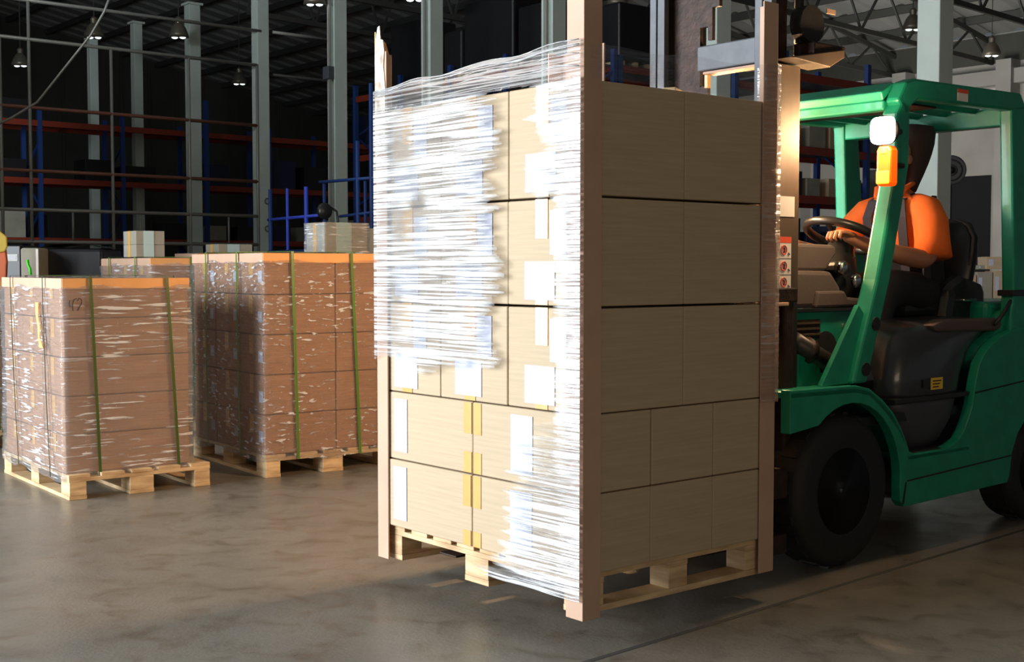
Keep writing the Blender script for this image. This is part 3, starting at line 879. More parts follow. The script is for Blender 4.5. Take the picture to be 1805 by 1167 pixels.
def wrapped(tagn, loc, rz, X, Y, x0, y0, bx, by, ztop, layers, nx, nyc, m, group, straps_u, straps_v, film_m, rim_h=.055, full=True, label=None, lean=0.0, strapmats=('olive_strap', 'dark_strap'), labels=False, split=None):
    """pallet X by Y (x along the shaded face), carton block bx by by from (x0, y0)"""
    pallet_v('wooden_pallet', 'wooden pallet under ' + label, loc, rz, X, Y, 5, 'pallets on the floor')
    R3 = Matrix.Rotation(rz, 3, 'Z')
    def w(x, y, z): return Vector(loc) + R3 @ Vector((x, y, z))
    hz = (ztop - .142) / layers
    lw = ['bottom', 'second', 'third', 'fourth', 'fifth', 'sixth']
    for k in range(layers):
        for i in range(nx):
            for j in range(nyc):
                if i > 0 and j > 0:
                    continue
                dx, dy = bx / nx, by / nyc
                xo = i * dx
                if split and nx == 2:
                    xo = i * bx * split; dx = bx * (split if i == 0 else 1 - split)
                where = 'front corner' if i == 0 and j == 0 else ('shaded side, %s from corner' % ['', 'second', 'third'][i] if j == 0 else 'pale side, %s from corner' % ['', 'second', 'third'][j])
                t = thing('carton', '%s layer carton of %s, %s' % (lw[k], label, where), 'carton', w(x0 + xo, y0 + j * dy, .141 + k * hz), rz, group)
                jx, jy = random.uniform(-.003, .003), random.uniform(-.003, .003)
                B().box(.002 + jx, dx - .003, .002 + jy, dy - .003, .001, hz - .003).make('carton_body', m, t, .006)
                if i == 0:
                    B().box(jx - .0005, jx + .0015, dy / 2 - .03, dy / 2 + .03, hz * .5, hz - .006).make('tape', 'tape', t)
                if labels and i == 0:
                    B().box(jx - .001, jx + .001, dy * .06, dy * .06 + .06, hz * .3, hz * .58).make('carton_label', 'paper', t)
    # angle boards along the top edges
    th = .006
    for nm, (a0, a1, c0, c1) in (('along the shaded side', (x0 - .004, x0 + bx + .004, y0 - .008, y0)), ('along the pale side', (x0 - .008, x0, y0 - .004, y0 + by + .004))):
        t = thing('edge_board', 'edge board %s, top of %s' % (nm, label), 'edge board', w(0, 0, 0), rz, 'top edge boards')
        b = B(); b.box(a0, a1, c0, c1, ztop - rim_h, ztop + th)
        if 'shaded' in nm: b.box(a0, a1, c1, c1 + rim_h, ztop + .0005, ztop + th)
        else: b.box(a1, a1 + rim_h, c0 + .02, c1, ztop + .0005, ztop + th)
        b.make('angle_board', 'rim' if 'shaded' in nm else 'post', t, .002)
    # film shell
    t = thing('stretch_film', 'glossy clear stretch film around ' + label, 'film', w(0, 0, 0), rz, 'pallet stretch films')
    e = .014
    per = []
    xa, xb_, ya, yb_ = x0 - e, x0 + bx + e, y0 - e, y0 + by + e
    st = .045
    def seg(a, c):
        n_ = max(2, int((Vector(c) - Vector(a)).length / st)); return [Vector(a).lerp(Vector(c), i / n_) for i in range(n_)]
    per = seg((xa, ya), (xb_, ya)) + seg((xb_, ya), (xb_, yb_)) + seg((xb_, yb_), (xa, yb_)) + seg((xa, yb_), (xa, ya))
    rings = []
    nz = 60
    zb, zt = .10, ztop - rim_h * .8
    cx_, cy_ = (xa + xb_) / 2, (ya + yb_) / 2
    for j in range(nz + 1):
        z = zb + (zt - zb) * j / nz
        ring = []
        for i, p in enumerate(per):
            o = Vector((0, 0))
            if abs(p.x - xa) < 1e-5: o.x = -1
            if abs(p.x - xb_) < 1e-5: o.x = 1
            if abs(p.y - ya) < 1e-5: o.y = -1
            if abs(p.y - yb_) < 1e-5: o.y = 1
            a = .006 * fbm(p.x * 6 + loc[0], p.y * 6 + z * 3, z * 22) + .004 * fbm(p.x * 2, p.y * 2, z * 3)
            sh = 0
            if z < .16: sh = .004
            pp = Vector((p.x, p.y)) + o * (a + sh)
            ring.append((pp.x, pp.y, z + (.02 * fbm(p.x * 5, p.y * 5, 1.5) if j in (0, nz) else 0)))
        rings.append(ring)
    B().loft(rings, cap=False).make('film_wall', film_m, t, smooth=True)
    b = B(); n_ = 12
    g = [[b.b.verts.new((xa + (xb_ - xa) * i / n_, ya + (yb_ - ya) * j / n_, ztop + .009 + .006 * fbm(i, j, loc[0]))) for j in range(n_ + 1)] for i in range(n_ + 1)]
    for i in range(n_):
        for j in range(n_):
            b.b.faces.new((g[i][j], g[i + 1][j], g[i + 1][j + 1], g[i][j + 1]))
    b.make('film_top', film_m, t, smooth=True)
    # straps
    e2 = e + .010
    n_ = 0
    for (xt, xb2) in straps_u:
        n_ += 1
        t = thing('strap', 'green strap over %s, %s from its corner' % (label, ['', 'first', 'second'][n_]), 'strap', w(0, 0, 0), rz, 'packing straps')
        ypts = [(xb2, y0 - e2, .105), (xb2 * .7 + xt * .3, y0 - e2 - .002, .105 + (ztop - .105) * .3), (xt, y0 - e2 - .001, ztop - .03), (xt, y0 - e2, ztop + .016), (xt, y0 + by / 2, ztop + .018), (xt, y0 + by + e2, ztop + .016), (xb2, y0 + by + e2, .105)]
        ribbon(B(), ypts, .017, (1, 0, 0)).make('strap_band', strapmats[0], t)
    n_ = 0
    for (yt, yb2) in straps_v:
        n_ += 1
        t = thing('strap', '%s strap, pale side of %s, %s from corner' % ('thin dark' if strapmats[1] == 'dark_strap' else 'pale green', label, ['', 'first', 'second'][n_]), 'strap', w(0, 0, 0), rz, 'packing straps')
        pts_ = [(x0 - e2 + .003, yb2, .105), (x0 - e2 - .004, yb2 * .6 + yt * .4, .105 + (ztop - .105) * .45), (x0 - e2, yt, ztop - .04), (x0 - e2, yt, ztop + .016), (x0 + bx / 2, yt, ztop + .018), (x0 + bx + e2, yt, ztop + .016), (x0 + bx + e2, yb2, .105)]
        ribbon(B(), pts_, .013 if strapmats[1] == 'dark_strap' else .018, (0, 1, 0)).make('strap_band', strapmats[1], t)
    return w


A_loc = (-2.472, 7.073, 0); A_ang = .654
wA = wrapped('A', A_loc, A_ang, .84, 1.24, .0, .055, .74, 1.13, 1.235, 5, 1, 3, 'card_brown', 'cartons of the low wrapped pallet', [(.15, .19), (.60, .66)], [(.33, .26), (.95, .86)], 'film_side', label='the low wrapped load')
# loose tape tail on the pale side and marker strokes
t = thing('tape_tail', 'torn orange tape strip hanging on the pale side of the low wrapped load', 'tape', wA(0, 0, 0), A_ang)
b = B(); pts_ = [(-.028, .42, 1.10), (-.035, .40, 1.02), (-.030, .385, .96), (-.036, .37, .90), (-.032, .34, .84)]
b.loft([[(x, y - ww, z), (x, y + ww, z), (x - .002, y + ww, z), (x - .002, y - ww, z)] for (x, y, z), ww in zip(pts_, (.03, .02, .022, .014, .035))]); b.make('tape_strip', 'rim', t)
t = thing('marker_writing', 'black hand-drawn marker strokes high on the low wrapped load', 'writing', wA(0, 0, 0), A_ang)
for st_ in ([(.035, 1.08), (.03, 1.10), (.034, 1.12)], [(.05, 1.06), (.047, 1.09), (.055, 1.12), (.07, 1.128)], [(.075, 1.115), (.085, 1.13), (.10, 1.12), (.098, 1.10), (.08, 1.07), (.075, 1.06)]):
    B().tube([(x, .055 - .020, z) for x, z in st_], .0028, 5).make('stroke', 'blackplastic', t)
t = thing('strap_end', 'bright lime strap end standing up behind the low wrapped load', 'strap', P(50, 480, 10.2), 0)
B().tube([(.02, 0, -.02), (.015, 0, .03), (0, 0, .06), (-.005, 0, .1)], .02, 8, flat=.4).make('strap_band', 'lime', t, smooth=True)

B_loc = (-1.521, 7.839, 0); B_ang = .623
wB = wrapped('B', B_loc, B_ang, .93, 1.18, -.0, .01, .80, 1.13, 1.385, 5, 2, 3, 'card_brown', 'cartons of the tall wrapped pallet', [(.185, .215), (.60, .655)], [(.36, .33), (.86, .86)], 'film_blob', split=.62, label='the tall wrapped load', strapmats=('green_strap', 'green_strap'), labels=True)
# pallets behind
C_loc = tuple(P(268, 472, 9.9).xy) + (0,)
wC = wrapped('C', C_loc, .64, .84, 1.2, 0, .03, .72, 1.1, 1.37, 5, 2, 3, 'card_brown', 'cartons of the load behind the low pallet', [(.32, .34)], [(.3, .3), (.9, .9)], 'film_side', label='the wrapped load behind the low one', strapmats=('green_strap', 'green_strap'))
D_loc = tuple(P(352, 472, 12.0).xy) + (0,)
wD = wrapped('D', D_loc, .64, 1.3, 1.2, 0, .03, 1.2, .55, 1.43, 5, 3, 2, 'card_brown', 'cartons of the farthest wrapped load', [(.3, .3)], [], 'film_side', label='the farthest wrapped load')
E_loc = tuple(P(610, 472, 9.9).xy) + (0,)
wE = wrapped('E', E_loc, .64, .9, 1.2, .0, .03, .8, 1.1, 1.36, 6, 2, 3, 'card_brown', 'cartons of the load behind the torn-topped post', [(.5, .5)], [], 'film_side', label='the load beside the torn-topped post')
Fp = tuple(P(-85, 472, 8.9).xy) + (0,)
wF = wrapped('F', Fp, .66, .84, 1.2, 0, .03, .72, 1.1, 1.2, 4, 2, 3, 'card_brown', 'cartons of the load cut by the picture edge', [(.3, .3)], [], 'film_side', label='the wrapped load cut by the edge')


# loads on top of the rear pallets
def blue_tape_carton(label, loc, rz, dx, dy, dz, m='card_grey', film_on=False, grp='grey cartons with pale blue tape'):
    t = thing('taped_carton', label, 'carton', loc, rz, grp)
    B().box(0, dx, 0, dy, 0, dz).make('carton_body', m, t, .005)
    B().box(dx * .27, dx * .62, -.003, -.0005, 0, dz).make('tape', 'tape_blue', t)
    B().box(-.003, -.0005, dy * .4, dy * .6, 0, dz).make('tape', 'tape', t)
    if film_on:
        b = B(); R = []
        for j in range(24):
            z = dz * j / 23
            ring = []
            for (x, y) in [(-.01 + (dx + .02) * i / 14, -.012) for i in range(15)] + [(dx + .01, -.01 + (dy + .02) * i / 8) for i in range(9)] + [(dx + .01 - (dx + .02) * i / 10, dy + .01) for i in range(11)] + [(-.01, dy + .01 - (dy + .02) * i / 8) for i in range(8)]:
                a = .006 * fbm(x * 9, y * 9, z * 18); ring.append((x + a * (1 if x > dx / 2 else -1), y + a * (1 if y > dy / 2 else -1), z))
            R.append(ring)
        b.loft(R, cap=False).make('film_sleeve', 'film_side', t, smooth=True)
    return t


def top_at(px, py, z):            # point above picture column px on the horizontal plane z reached at depth Y
    r = ray(px, py); return r


def pos(px, Y, z):
    p = P(px, 472, Y); return Vector((p.x, Y, z))


c0 = pos(240, 10.2, 1.385)
blue_tape_carton('lower grey carton with pale blue tape behind the low load', c0, .64, .24, .28, .10)
blue_tape_carton('upper grey carton with pale blue tape behind the low load', c0 + Vector((0, 0, .1005)), .64, .24, .28, .11)
blue_tape_carton('flat far carton with pale blue tape on the farthest load', pos(385, 12.4, 1.45), .64, .36, .3, .08)
blue_tape_carton('film-sleeved grey carton with a pale blue band on the tall load', pos(572, 9.0, 1.41), .64, .35, .27, .21, film_on=True)
t = carton_thing('dark_carton', 'dark olive carton standing beside the film-sleeved one', pos(640, 10.4, 1.375), .64, .3, .3, .245, 'card_grey', None, 'tape')
# black covered crate and small things behind the low load
p0 = pos(66, 11.2, 0)
t = thing('covered_crate', 'large black covered crate with a sagging sheet behind the low load', 'crate', (p0.x, p0.y, 0), .12)
B().box(0, .56, 0, .9, 0.1, 1.47).make('crate_body', 'darkload', t, .03)
for i in range(3):
    B().box(.02 + i * .21, .12 + i * .21, 0, .9, 0, .1).make('block', 'wood', t)
b = B(); n_ = 14
g = [[b.b.verts.new((-.01 + .58 * i / n_, -.02 + .94 * j / n_, 1.475 + .035 * math.sin(PI * i / n_) + .006 * fbm(i * .5, j * .5, 1))) for j in range(n_ + 1)] for i in range(n_ + 1)]
for i in range(n_):
    for j in range(n_):
        b.b.faces.new((g[i][j], g[i + 1][j], g[i + 1][j + 1], g[i][j + 1]))
b.make('cover_sheet', 'glassgrey', t, smooth=True)
p0 = pos(36, 10.9, 0)
t = thing('brown_box', 'dim brown cardboard box between the machine and the black crate', 'carton', (p0.x, p0.y, 0), .1)
B().box(0, .155, 0, .35, 0, 1.47).make('carton_body', 'card_grey', t, .02)
B().box(.13, .15, -.004, 0, .9, 1.46).make('sheet_edge', 'white', t)
p0 = pos(9, 11.4, 0)
t = thing('black_machine', 'black machine with a small screen behind the low load', 'machine', (p0.x, p0.y, 0), 0)
B().box(0, .14, 0, .4, 0, 1.5).make('housing', 'blackplastic', t, .01)
B().box(.02, .115, -.006, 0, 1.36, 1.42).make('screen_frame', 'pipe', t)
B().box(.03, .105, -.009, -.006, 1.37, 1.41).make('screen', 'glassgrey', t)
p0 = pos(2, 10.4, 0)
t = thing('hanging_vest', 'orange and yellow safety vest hanging at the picture edge', 'vest', (p0.x, p0.y, 0), 0)
B().prism([(-.12, 1.1), (.03, 1.12), (.045, 1.35), (.03, 1.5), (-.12, 1.52)], 0, .04, 'y').make('vest_body', 'vest_o', t, .01)
B().prism([(-.02, 1.42), (.04, 1.43), (.06, 1.47), (.058, 1.55), (.0, 1.6), (-.02, 1.58)], -.02, .0, 'y').make('vest_collar', 'vest', t, .01)
B().tube([(-.02, .02, 0), (-.02, .02, 1.6)], .012, 8).make('stand_pole', 'pipe', t)
p0 = pos(178, 11, 0)
t = carton_thing('end_carton', 'small brown carton beside the black crate', (p0.x, p0.y, 1.25), .2, .1, .2, .12, 'card_brown')
B().box(0, .12, 0, .3, -1.25, 0).make('stand_box', 'card_grey', t)

# ------------------------------------------------------------------ forklift (x = back, y = away, z = up)
fk = thing('forklift', 'green forklift truck with an orange-shirted driver carrying the raised load', 'forklift', LN, ANG)


def part(name, b, m, parent=None, bevel=0, smooth=False):
    return b.make(name, m, parent or fk, bevel, smooth)


YN, YF = .10, 1.16
YC = (YN + YF) / 2


def arc(cx, cz, r, a0, a1, n=10):
    return [(cx + r * math.cos(math.radians(a0 + (a1 - a0) * i / n)), cz + r * math.sin(math.radians(a0 + (a1 - a0) * i / n))) for i in range(n + 1)]


# side fender and step panel with the wheel arch, both sides
arch = arc(1.673, .345, .375, 128, -6, 14)
fender = [(1.25, .80), (1.70, .795), (1.80, .775), (1.90, .72), (1.985, .655), (2.05, .58), (2.10, .50), (2.115, .47), (2.16, .455), (2.40, .455), (2.47, .47),
          (2.53, .49), (2.575, .53), (2.61, .58), (2.64, .64), (2.655, .70), (2.67, .76), (2.70, .84), (2.75, .89), (2.81, .93), (2.90, .965), (3.03, 1.0), (3.3, 1.0), (3.9, .98), (3.96, .8), (3.96, .45),
          (3.62, .40)] + arc(3.32, .27, .32, 20, 180, 8) + [(2.98, .235), (2.08, .222), (2.05, .25)]
left_edge = [p for p in arch[::-1] if p[0] > 1.26]
poly = fender + [p for p in left_edge] + [(1.25, .62)]
part('side_panel', B().prism(poly, YN, YN + .05), 'green', bevel=.008)
part('side_panel', B().prism(poly, YF - .05, YF), 'green', bevel=.008)
# fender top plates, step plate and lip
part('fender_top', B().prism([(1.25, .79), (1.70, .785), (1.80, .765), (1.90, .71), (1.985, .645), (2.05, .57), (2.10, .49), (2.10, .47), (2.04, .55), (1.97, .62), (1.88, .69), (1.80, .74), (1.70, .76), (1.25, .765)], YN, YN + .30), 'green', bevel=.004)
part('step_plate', B().box(2.10, 2.62, YN, YN + .24, .43, .452), 'green', bevel=.004)
part('tread_mat', B().box(2.14, 2.56, YN + .02, YN + .22, .452, .458), 'black')
# chassis
part('chassis', B().box(1.45, 3.2, YN + .25, YF - .25, .22, .62), 'blackplastic', bevel=.01)
# seams and bottom skirt line
part('seam_strip', B().prism([(2.10, .335), (3.03, .365), (3.03, .372), (2.10, .342)], YN - .002, YN), 'black')
part('seam_strip', B().prism([(2.66, .698), (3.2, .735), (3.9, .75), (3.9, .757), (3.2, .742), (2.66, .706)], YN - .002, YN), 'black')
part('seam_strip', B().prism([(2.085, .335), (2.095, .335), (2.075, .235), (2.06, .235)], YN - .002, YN), 'black')
# counterweight
cw = [(2.72, .85), (2.80, .93), (2.92, .98), (3.05, 1.09), (3.5, 1.12), (3.9, 1.06), (3.98, .8), (3.98, .45), (3.65, .4), (3.3, .62), (2.95, .6)]
part('counterweight', B().prism(cw, YN + .05, YF - .05), 'green', bevel=.05)
part('rear_deck', B().box(2.98, 3.75, YN + .12, YF - .12, 1.0, 1.13), 'green', bevel=.03)
# lines on counterweight
# front cowl
part('front_cowl', B().prism([(1.50, .66), (2.15, .66), (2.15, 1.105), (1.50, 1.105)], .36, .38), 'green', bevel=.004)
part('cowl_front', B().box(1.50, 1.53, .36, .94, .66, 1.105), 'green', bevel=.006)
part('floor_panel', B().box(1.53, 2.6, YN + .06, YF - .06, .60, .64), 'blackplastic')
part('front_cover', B().prism([(1.53, .66), (1.68, .66), (1.70, .86), (1.62, .93), (1.53, .94)], .28, .34), 'green', bevel=.01)
part('trim_line', B().box(1.50, 2.15, .34, .385, 1.105, 1.118), 'blackplastic')
v_ = part('vent_panel', B().box(1.60, 1.79, .354, .36, .985, 1.07), 'rust', bevel=.003)
for i in range(3):
    part('vent_bar', B().box(1.61, 1.78, .348, .354, 1.0 + i * .025, 1.009 + i * .025), 'mast', v_)
part('cowl_knob', B().lathe([(.022, 0), (.018, -.02), (.004, -.024)], c=(1.98, .36, 1.03), seg=14), 'chrome')
part('cowl_hole', B().lathe([(.085, 0), (.085, -.006)], c=(1.83, .36, .93), seg=22), 'black')
# tilt cylinder
part('tilt_cylinder', B().tube([(1.52, .30, .98), (1.80, .30, .86), (2.05, .30, .76)], .048, 14), 'cylinder', smooth=True)
part('cylinder_rod', B().tube([(1.40, .30, 1.02), (1.55, .30, .968)], .022, 10), 'chrome', smooth=True)
part('cylinder_collar', B().tube([(1.60, .30, .945), (1.63, .30, .932)], .06, 14), 'rust', smooth=True)
# dash
part('dash_block', B().prism([(1.56, 1.12), (1.95, 1.12), (1.985, 1.20), (1.90, 1.285), (1.60, 1.29), (1.575, 1.26)], .38, .92), 'dash', bevel=.02)
part('dash_top', B().prism([(1.62, 1.285), (1.92, 1.285), (2.0, 1.37), (1.985, 1.405), (1.68, 1.41), (1.645, 1.385)], .42, .90), 'dash', bevel=.015)
part('dash_ledge', B().prism([(1.76, 1.12), (2.16, 1.12), (2.15, 1.155), (2.0, 1.165), (1.98, 1.195), (1.78, 1.195)], .36, .60), 'dash', bevel=.012)
# steering
sc = Vector((2.30, .60, 1.455)); sn = Vector((.42, -.05, 1)).normalized()
sw = part('steering_wheel', B().torus(sc, .185, .021, sn, 36, 10), 'blackplastic', smooth=True)
q_ = sn.to_track_quat('Z', 'Y')
for a in (100, 220, 340):
    e = sc + q_ @ Vector((.185 * math.cos(math.radians(a)), .185 * math.sin(math.radians(a)), 0))
    part('spoke', B().tube([sc - sn * .03, e], [.022, .012], 8, flat=.6), 'blackplastic', sw, smooth=True)
part('horn_pad', B().lathe([(.05, -.05), (.05, -.02), (.03, -.012)], c=sc, axis='z', seg=18), 'blackplastic', sw, smooth=True)
part('steering_column', B().tube([sc - sn * .03, sc - Vector((.05, 0, .18)), (2.12, .60, 1.12)], [.06, .10, .12], 14), 'blackplastic', smooth=True)
part('instrument_pod', B().box(2.03, 2.14, .44, .56, 1.27, 1.33), 'blackplastic', bevel=.02)
for (x, y, z) in ((2.05, .43, 1.30), (2.17, .44, 1.24)):
    part('gauge', B().lathe([(.035, 0), (.03, -.02), (.01, -.024)], c=(x, y, z), seg=14), 'chrome', smooth=True)
for i, (x, y) in enumerate(((2.02, .74), (2.04, .80), (2.06, .86))):
    l_ = part('control_lever', B().tube([(x, y, 1.27), (x - .03, y, 1.42)], .008, 8), 'blackplastic', smooth=True)
    part('knob', B().lathe([(.01, -.025), (.022, -.01), (.022, .012), (.008, .024)], c=(x - .032, y, 1.43), axis='z', seg=12), 'blackplastic', l_, smooth=True)
# hood under the seat, with bulging side, strap and lower cover
def bulge(name, zs, xs, ys, m, bevel=0):
    """loft of rounded plan sections: list of z, (x0, x1), y_near"""
    R = []
    for z, (x0, x1), y in zip(zs, xs, ys):
        n_ = 24; ring = []
        cx_, hx = (x0 + x1) / 2, (x1 - x0) / 2; cy_, hy = YC, YC - y
        for k in range(n_):
            a = 2 * PI * k / n_; ca, sa = math.cos(a), math.sin(a); p_ = .38
            ring.append((cx_ + hx * math.copysign(abs(ca) ** p_, ca), cy_ + hy * math.copysign(abs(sa) ** p_, sa), z))
        R.append(ring)
    return part(name, B().loft(R), m, smooth=True)


bulge('engine_hood', [.70, .72, .80, .90, .965, 1.01, 1.045, 1.06], [(2.06, 2.67), (2.05, 2.675), (2.06, 2.70), (2.085, 2.78), (2.11, 2.90), (2.14, 3.02), (2.2, 3.02), (2.3, 2.95)], [.135, .13, .13, .14, .15, .17, .23, .32], 'hood')
bulge('lower_cover', [.45, .50, .58, .66, .69], [(2.22, 2.50), (2.17, 2.56), (2.10, 2.63), (2.06, 2.66), (2.06, 2.67)], [.20, .17, .15, .14, .14], 'hoodlow')
part('hood_band', B().box(2.04, 2.685, .125, 1.13, .685, .708), 'blackplastic', bevel=.004)
st_ = part('hood_sticker', B().box(2.32, 2.42, .1245, .1265, .735, .79), 'yellow')
for i in range(3):
    part('print_line', B().box(2.335, 2.385 + .01 * i, .1235, .1245, .745 + i * .014, .750 + i * .014), 'rust', st_)
part('sticker_plate', B().box(2.255, 2.315, .1245, .1265, .745, .785), 'blackplastic')
part('hood_edge_panel', B().prism([(2.42, 1.0), (3.0, .985), (3.02, 1.02), (2.98, 1.05), (2.5, 1.055), (2.38, 1.03)], .16, .24), 'dash', bevel=.012)
# seat
part('seat_cushion', B().prism([(2.50, 1.06), (3.05, 1.06), (3.08, 1.14), (2.60, 1.19), (2.50, 1.16)], .38, .84), 'blackplastic', bevel=.03)
part('seat_base', B().prism([(2.75, 1.0), (3.15, 1.0), (3.15, 1.22), (2.95, 1.26), (2.80, 1.2)], .32, .46), 'blackplastic', bevel=.05)
R = []
for z, xo, w_, th_ in ((1.10, 3.02, .22, .08), (1.2, 3.05, .245, .085), (1.35, 3.09, .25, .08), (1.46, 3.12, .235, .07), (1.53, 3.135, .19, .055), (1.555, 3.14, .13, .03)):
    R.append([(xo + th_ * math.cos(a), .60 + w_ * math.sin(a), z) for a in [2 * PI * k / 20 for k in range(20)]])
part('seat_back', B().loft(R), 'blackplastic', smooth=True)
part('seat_piping', B().tube([(3.055, .38, 1.28), (3.06, .36, 1.38), (3.085, .37, 1.46), (3.11, .42, 1.52), (3.12, .50, 1.55)], .008, 8), 'dash', smooth=True)
# guard: front legs, roof frame, rear legs
def legpoly(yn, yf, nm='front_leg'):
    pl = [(1.685, .80), (1.79, .80), (1.955, 1.25), (2.085, 1.75), (2.09, 2.02), (2.03, 2.05), (1.985, 1.98), (1.99, 1.75), (1.855, 1.25), (1.75, .98)]
    return part(nm, B().prism(pl, yn, yf), 'green', bevel=.012)


for a_, c_ in ((YN + .005, YN + .085), (YF - .085, YF - .005)):
    lg = legpoly(a_, c_)
    mid = (a_ + c_) / 2
    part('gusset', B().prism([(1.50, .80), (1.74, .80), (1.80, 1.10), (1.76, 1.14)], mid - .012, mid + .012), 'green', lg, .003)
    for x, z in ((1.845, 1.055), (1.775, .86)):
        part('bolt_hole', B().lathe([(.03, 0), (.03, -.004)], c=(x, a_ - .001, z), seg=16), 'black', lg)
    part('inner_plate', B().prism([(1.77, .80), (1.93, .80), (1.86, .92), (1.95, 1.14), (2.0, 1.18), (1.93, 1.22)], c_ - .02 if a_ < .5 else a_, c_ if a_ < .5 else a_ + .02), 'hoodlow', lg, .003)
# roof frame
rf = part('guard_roof_side', B().prism([(1.99, 2.04), (2.05, 2.125), (2.12, 2.145), (3.05, 2.16), (3.10, 2.10), (3.10, 2.07), (2.16, 2.055), (2.10, 2.02), (2.06, 1.96)], YN + .005, YN + .075), 'green', bevel=.012)
part('guard_roof_side', B().prism([(1.99, 2.04), (2.05, 2.125), (2.12, 2.145), (3.05, 2.16), (3.10, 2.10), (3.10, 2.07), (2.16, 2.055), (2.10, 2.02), (2.06, 1.96)], YF - .075, YF - .005), 'green', bevel=.012)
part('guard_front_rail', B().prism([(1.985, 2.04), (2.05, 2.09), (2.09, 2.12), (2.06, 2.13), (1.97, 2.08)], YN + .075, YF - .075), 'green', bevel=.008)
part('guard_front_rail', B().box(1.985, 2.05, YN + .075, YF - .075, 2.0, 2.045), 'green', bevel=.008)
part('guard_rear_rail', B().box(2.98, 3.06, YN + .07, YF - .07, 2.0, 2.09), 'green', bevel=.008)
for i in range(5):
    y = YN + .22 + i * .16
    part('roof_bar', B().box(2.06, 3.02, y - .012, y + .012, 2.07, 2.12), 'green', bevel=.004)
part('roof_cover_plate', B().box(2.08, 2.45, YN + .1, YF - .1, 2.045, 2.055), 'rust')
part('roof_sticker', B().box(2.47, 2.56, YN + .003, YN + .005, 2.075, 2.125), 'white')
part('roof_sticker', B().box(2.47, 2.56, YN + .002, YN + .0045, 2.112, 2.13), 'red')
# rear legs: flat tapered posts
for a_, c_ in ((YN + .005, YN + .075), (YF - .075, YF - .005)):
    part('rear_leg', B().prism([(2.965, 2.09), (3.10, 2.11), (3.20, 1.2), (3.30, 1.05), (3.35, .9), (3.0, .9), (3.0, 1.05), (3.02, 1.2)], a_, c_), 'green', bevel=.012)
part('leg_clamp', B().box(2.99, 3.23, YN - .004, YN + .08, 1.16, 1.19), 'blackplastic', bevel=.004)
part('rear_hose', B().tube([(2.90, .14, 1.02), (2.96, .13, 1.07), (3.02, .12, 1.14), (3.05, .12, 1.2)], .009, 8), 'blackplastic', smooth=True)
part('rear_latch', B().box(2.86, 2.98, .28, .33, 1.132, 1.145), 'chrome', bevel=.004)
# mirror-less headlamps: near and far side
def headlamp(y, sgn):
    lp = part('work_lamp', B().lathe([(.04, .055), (.06, .03), (.066, -.002)], c=(1.872, y, 1.895), axis='x', seg=26), 'blackplastic', smooth=True)
    sq = lambda h_: [(y + h_ * math.copysign(abs(math.cos(t_)) ** .5, math.cos(t_)), 1.895 + h_ * math.copysign(abs(math.sin(t_)) ** .5, math.sin(t_))) for t_ in [2 * PI * k / 32 for k in range(32)]]
    part('lens', B().loft([[(x_, p_[0], p_[1]) for p_ in sq(h_)] for x_, h_ in ((1.868, .060), (1.855, .058), (1.846, .045), (1.842, .02))]), 'lit', lp, smooth=True)
    part('bracket', B().tube([(1.92, y, 1.895), (2.02, y + .02 * sgn, 1.90)], .016, 8), 'blackplastic', lp)
    ind = part('indicator', B().prism([(-.03, 1.655), (.03, 1.655), (.036, 1.67), (.036, 1.81), (.024, 1.83), (-.024, 1.83), (-.036, 1.81), (-.036, 1.67)], 1.87, 1.93, 'x'), 'amber', lp, .01)
    ind.location.y = y
    i2 = part('indicator_bulb', B().prism([(-.032, 1.665), (.032, 1.665), (.032, 1.72), (-.032, 1.72)], 1.862, 1.872, 'x'), 'amber_hot', lp, .006)
    i2.location.y = y
    i3 = part('indicator_bulb', B().prism([(-.02, 1.795), (.02, 1.795), (.014, 1.82), (-.014, 1.82)], 1.866, 1.872, 'x'), 'amber_hot', lp, .003)
    i3.location.y = y
    part('indicator_arm', B().tube([(1.93, y, 1.75), (2.02, y, 1.75)], .012, 8), 'blackplastic', lp)


headlamp(YN - .005, 1); headlamp(YF + .005, -1)
ld = bpy.data.lights.new('work_lamp_light', 'POINT'); ld.energy = 26; ld.color = (1, .66, .36); ld.shadow_soft_size = .06
lo = bpy.data.objects.new('work_lamp_light', ld); COL.objects.link(lo); lo.location = LN + U * 1.80 + V * (YN - .03) + Vector((0, 0, 1.895))
ld = bpy.data.lights.new('far_lamp_fill', 'POINT'); ld.energy = 215; ld.color = (1, .60, .30); ld.shadow_soft_size = .06  # added unseen light, strong enough to warm the wrapped pallets
lo = bpy.data.objects.new('far_lamp_fill', ld); COL.objects.link(lo); lo.location = LN + U * 1.78 + V * (YF + .06) + Vector((0, 0, 1.895))
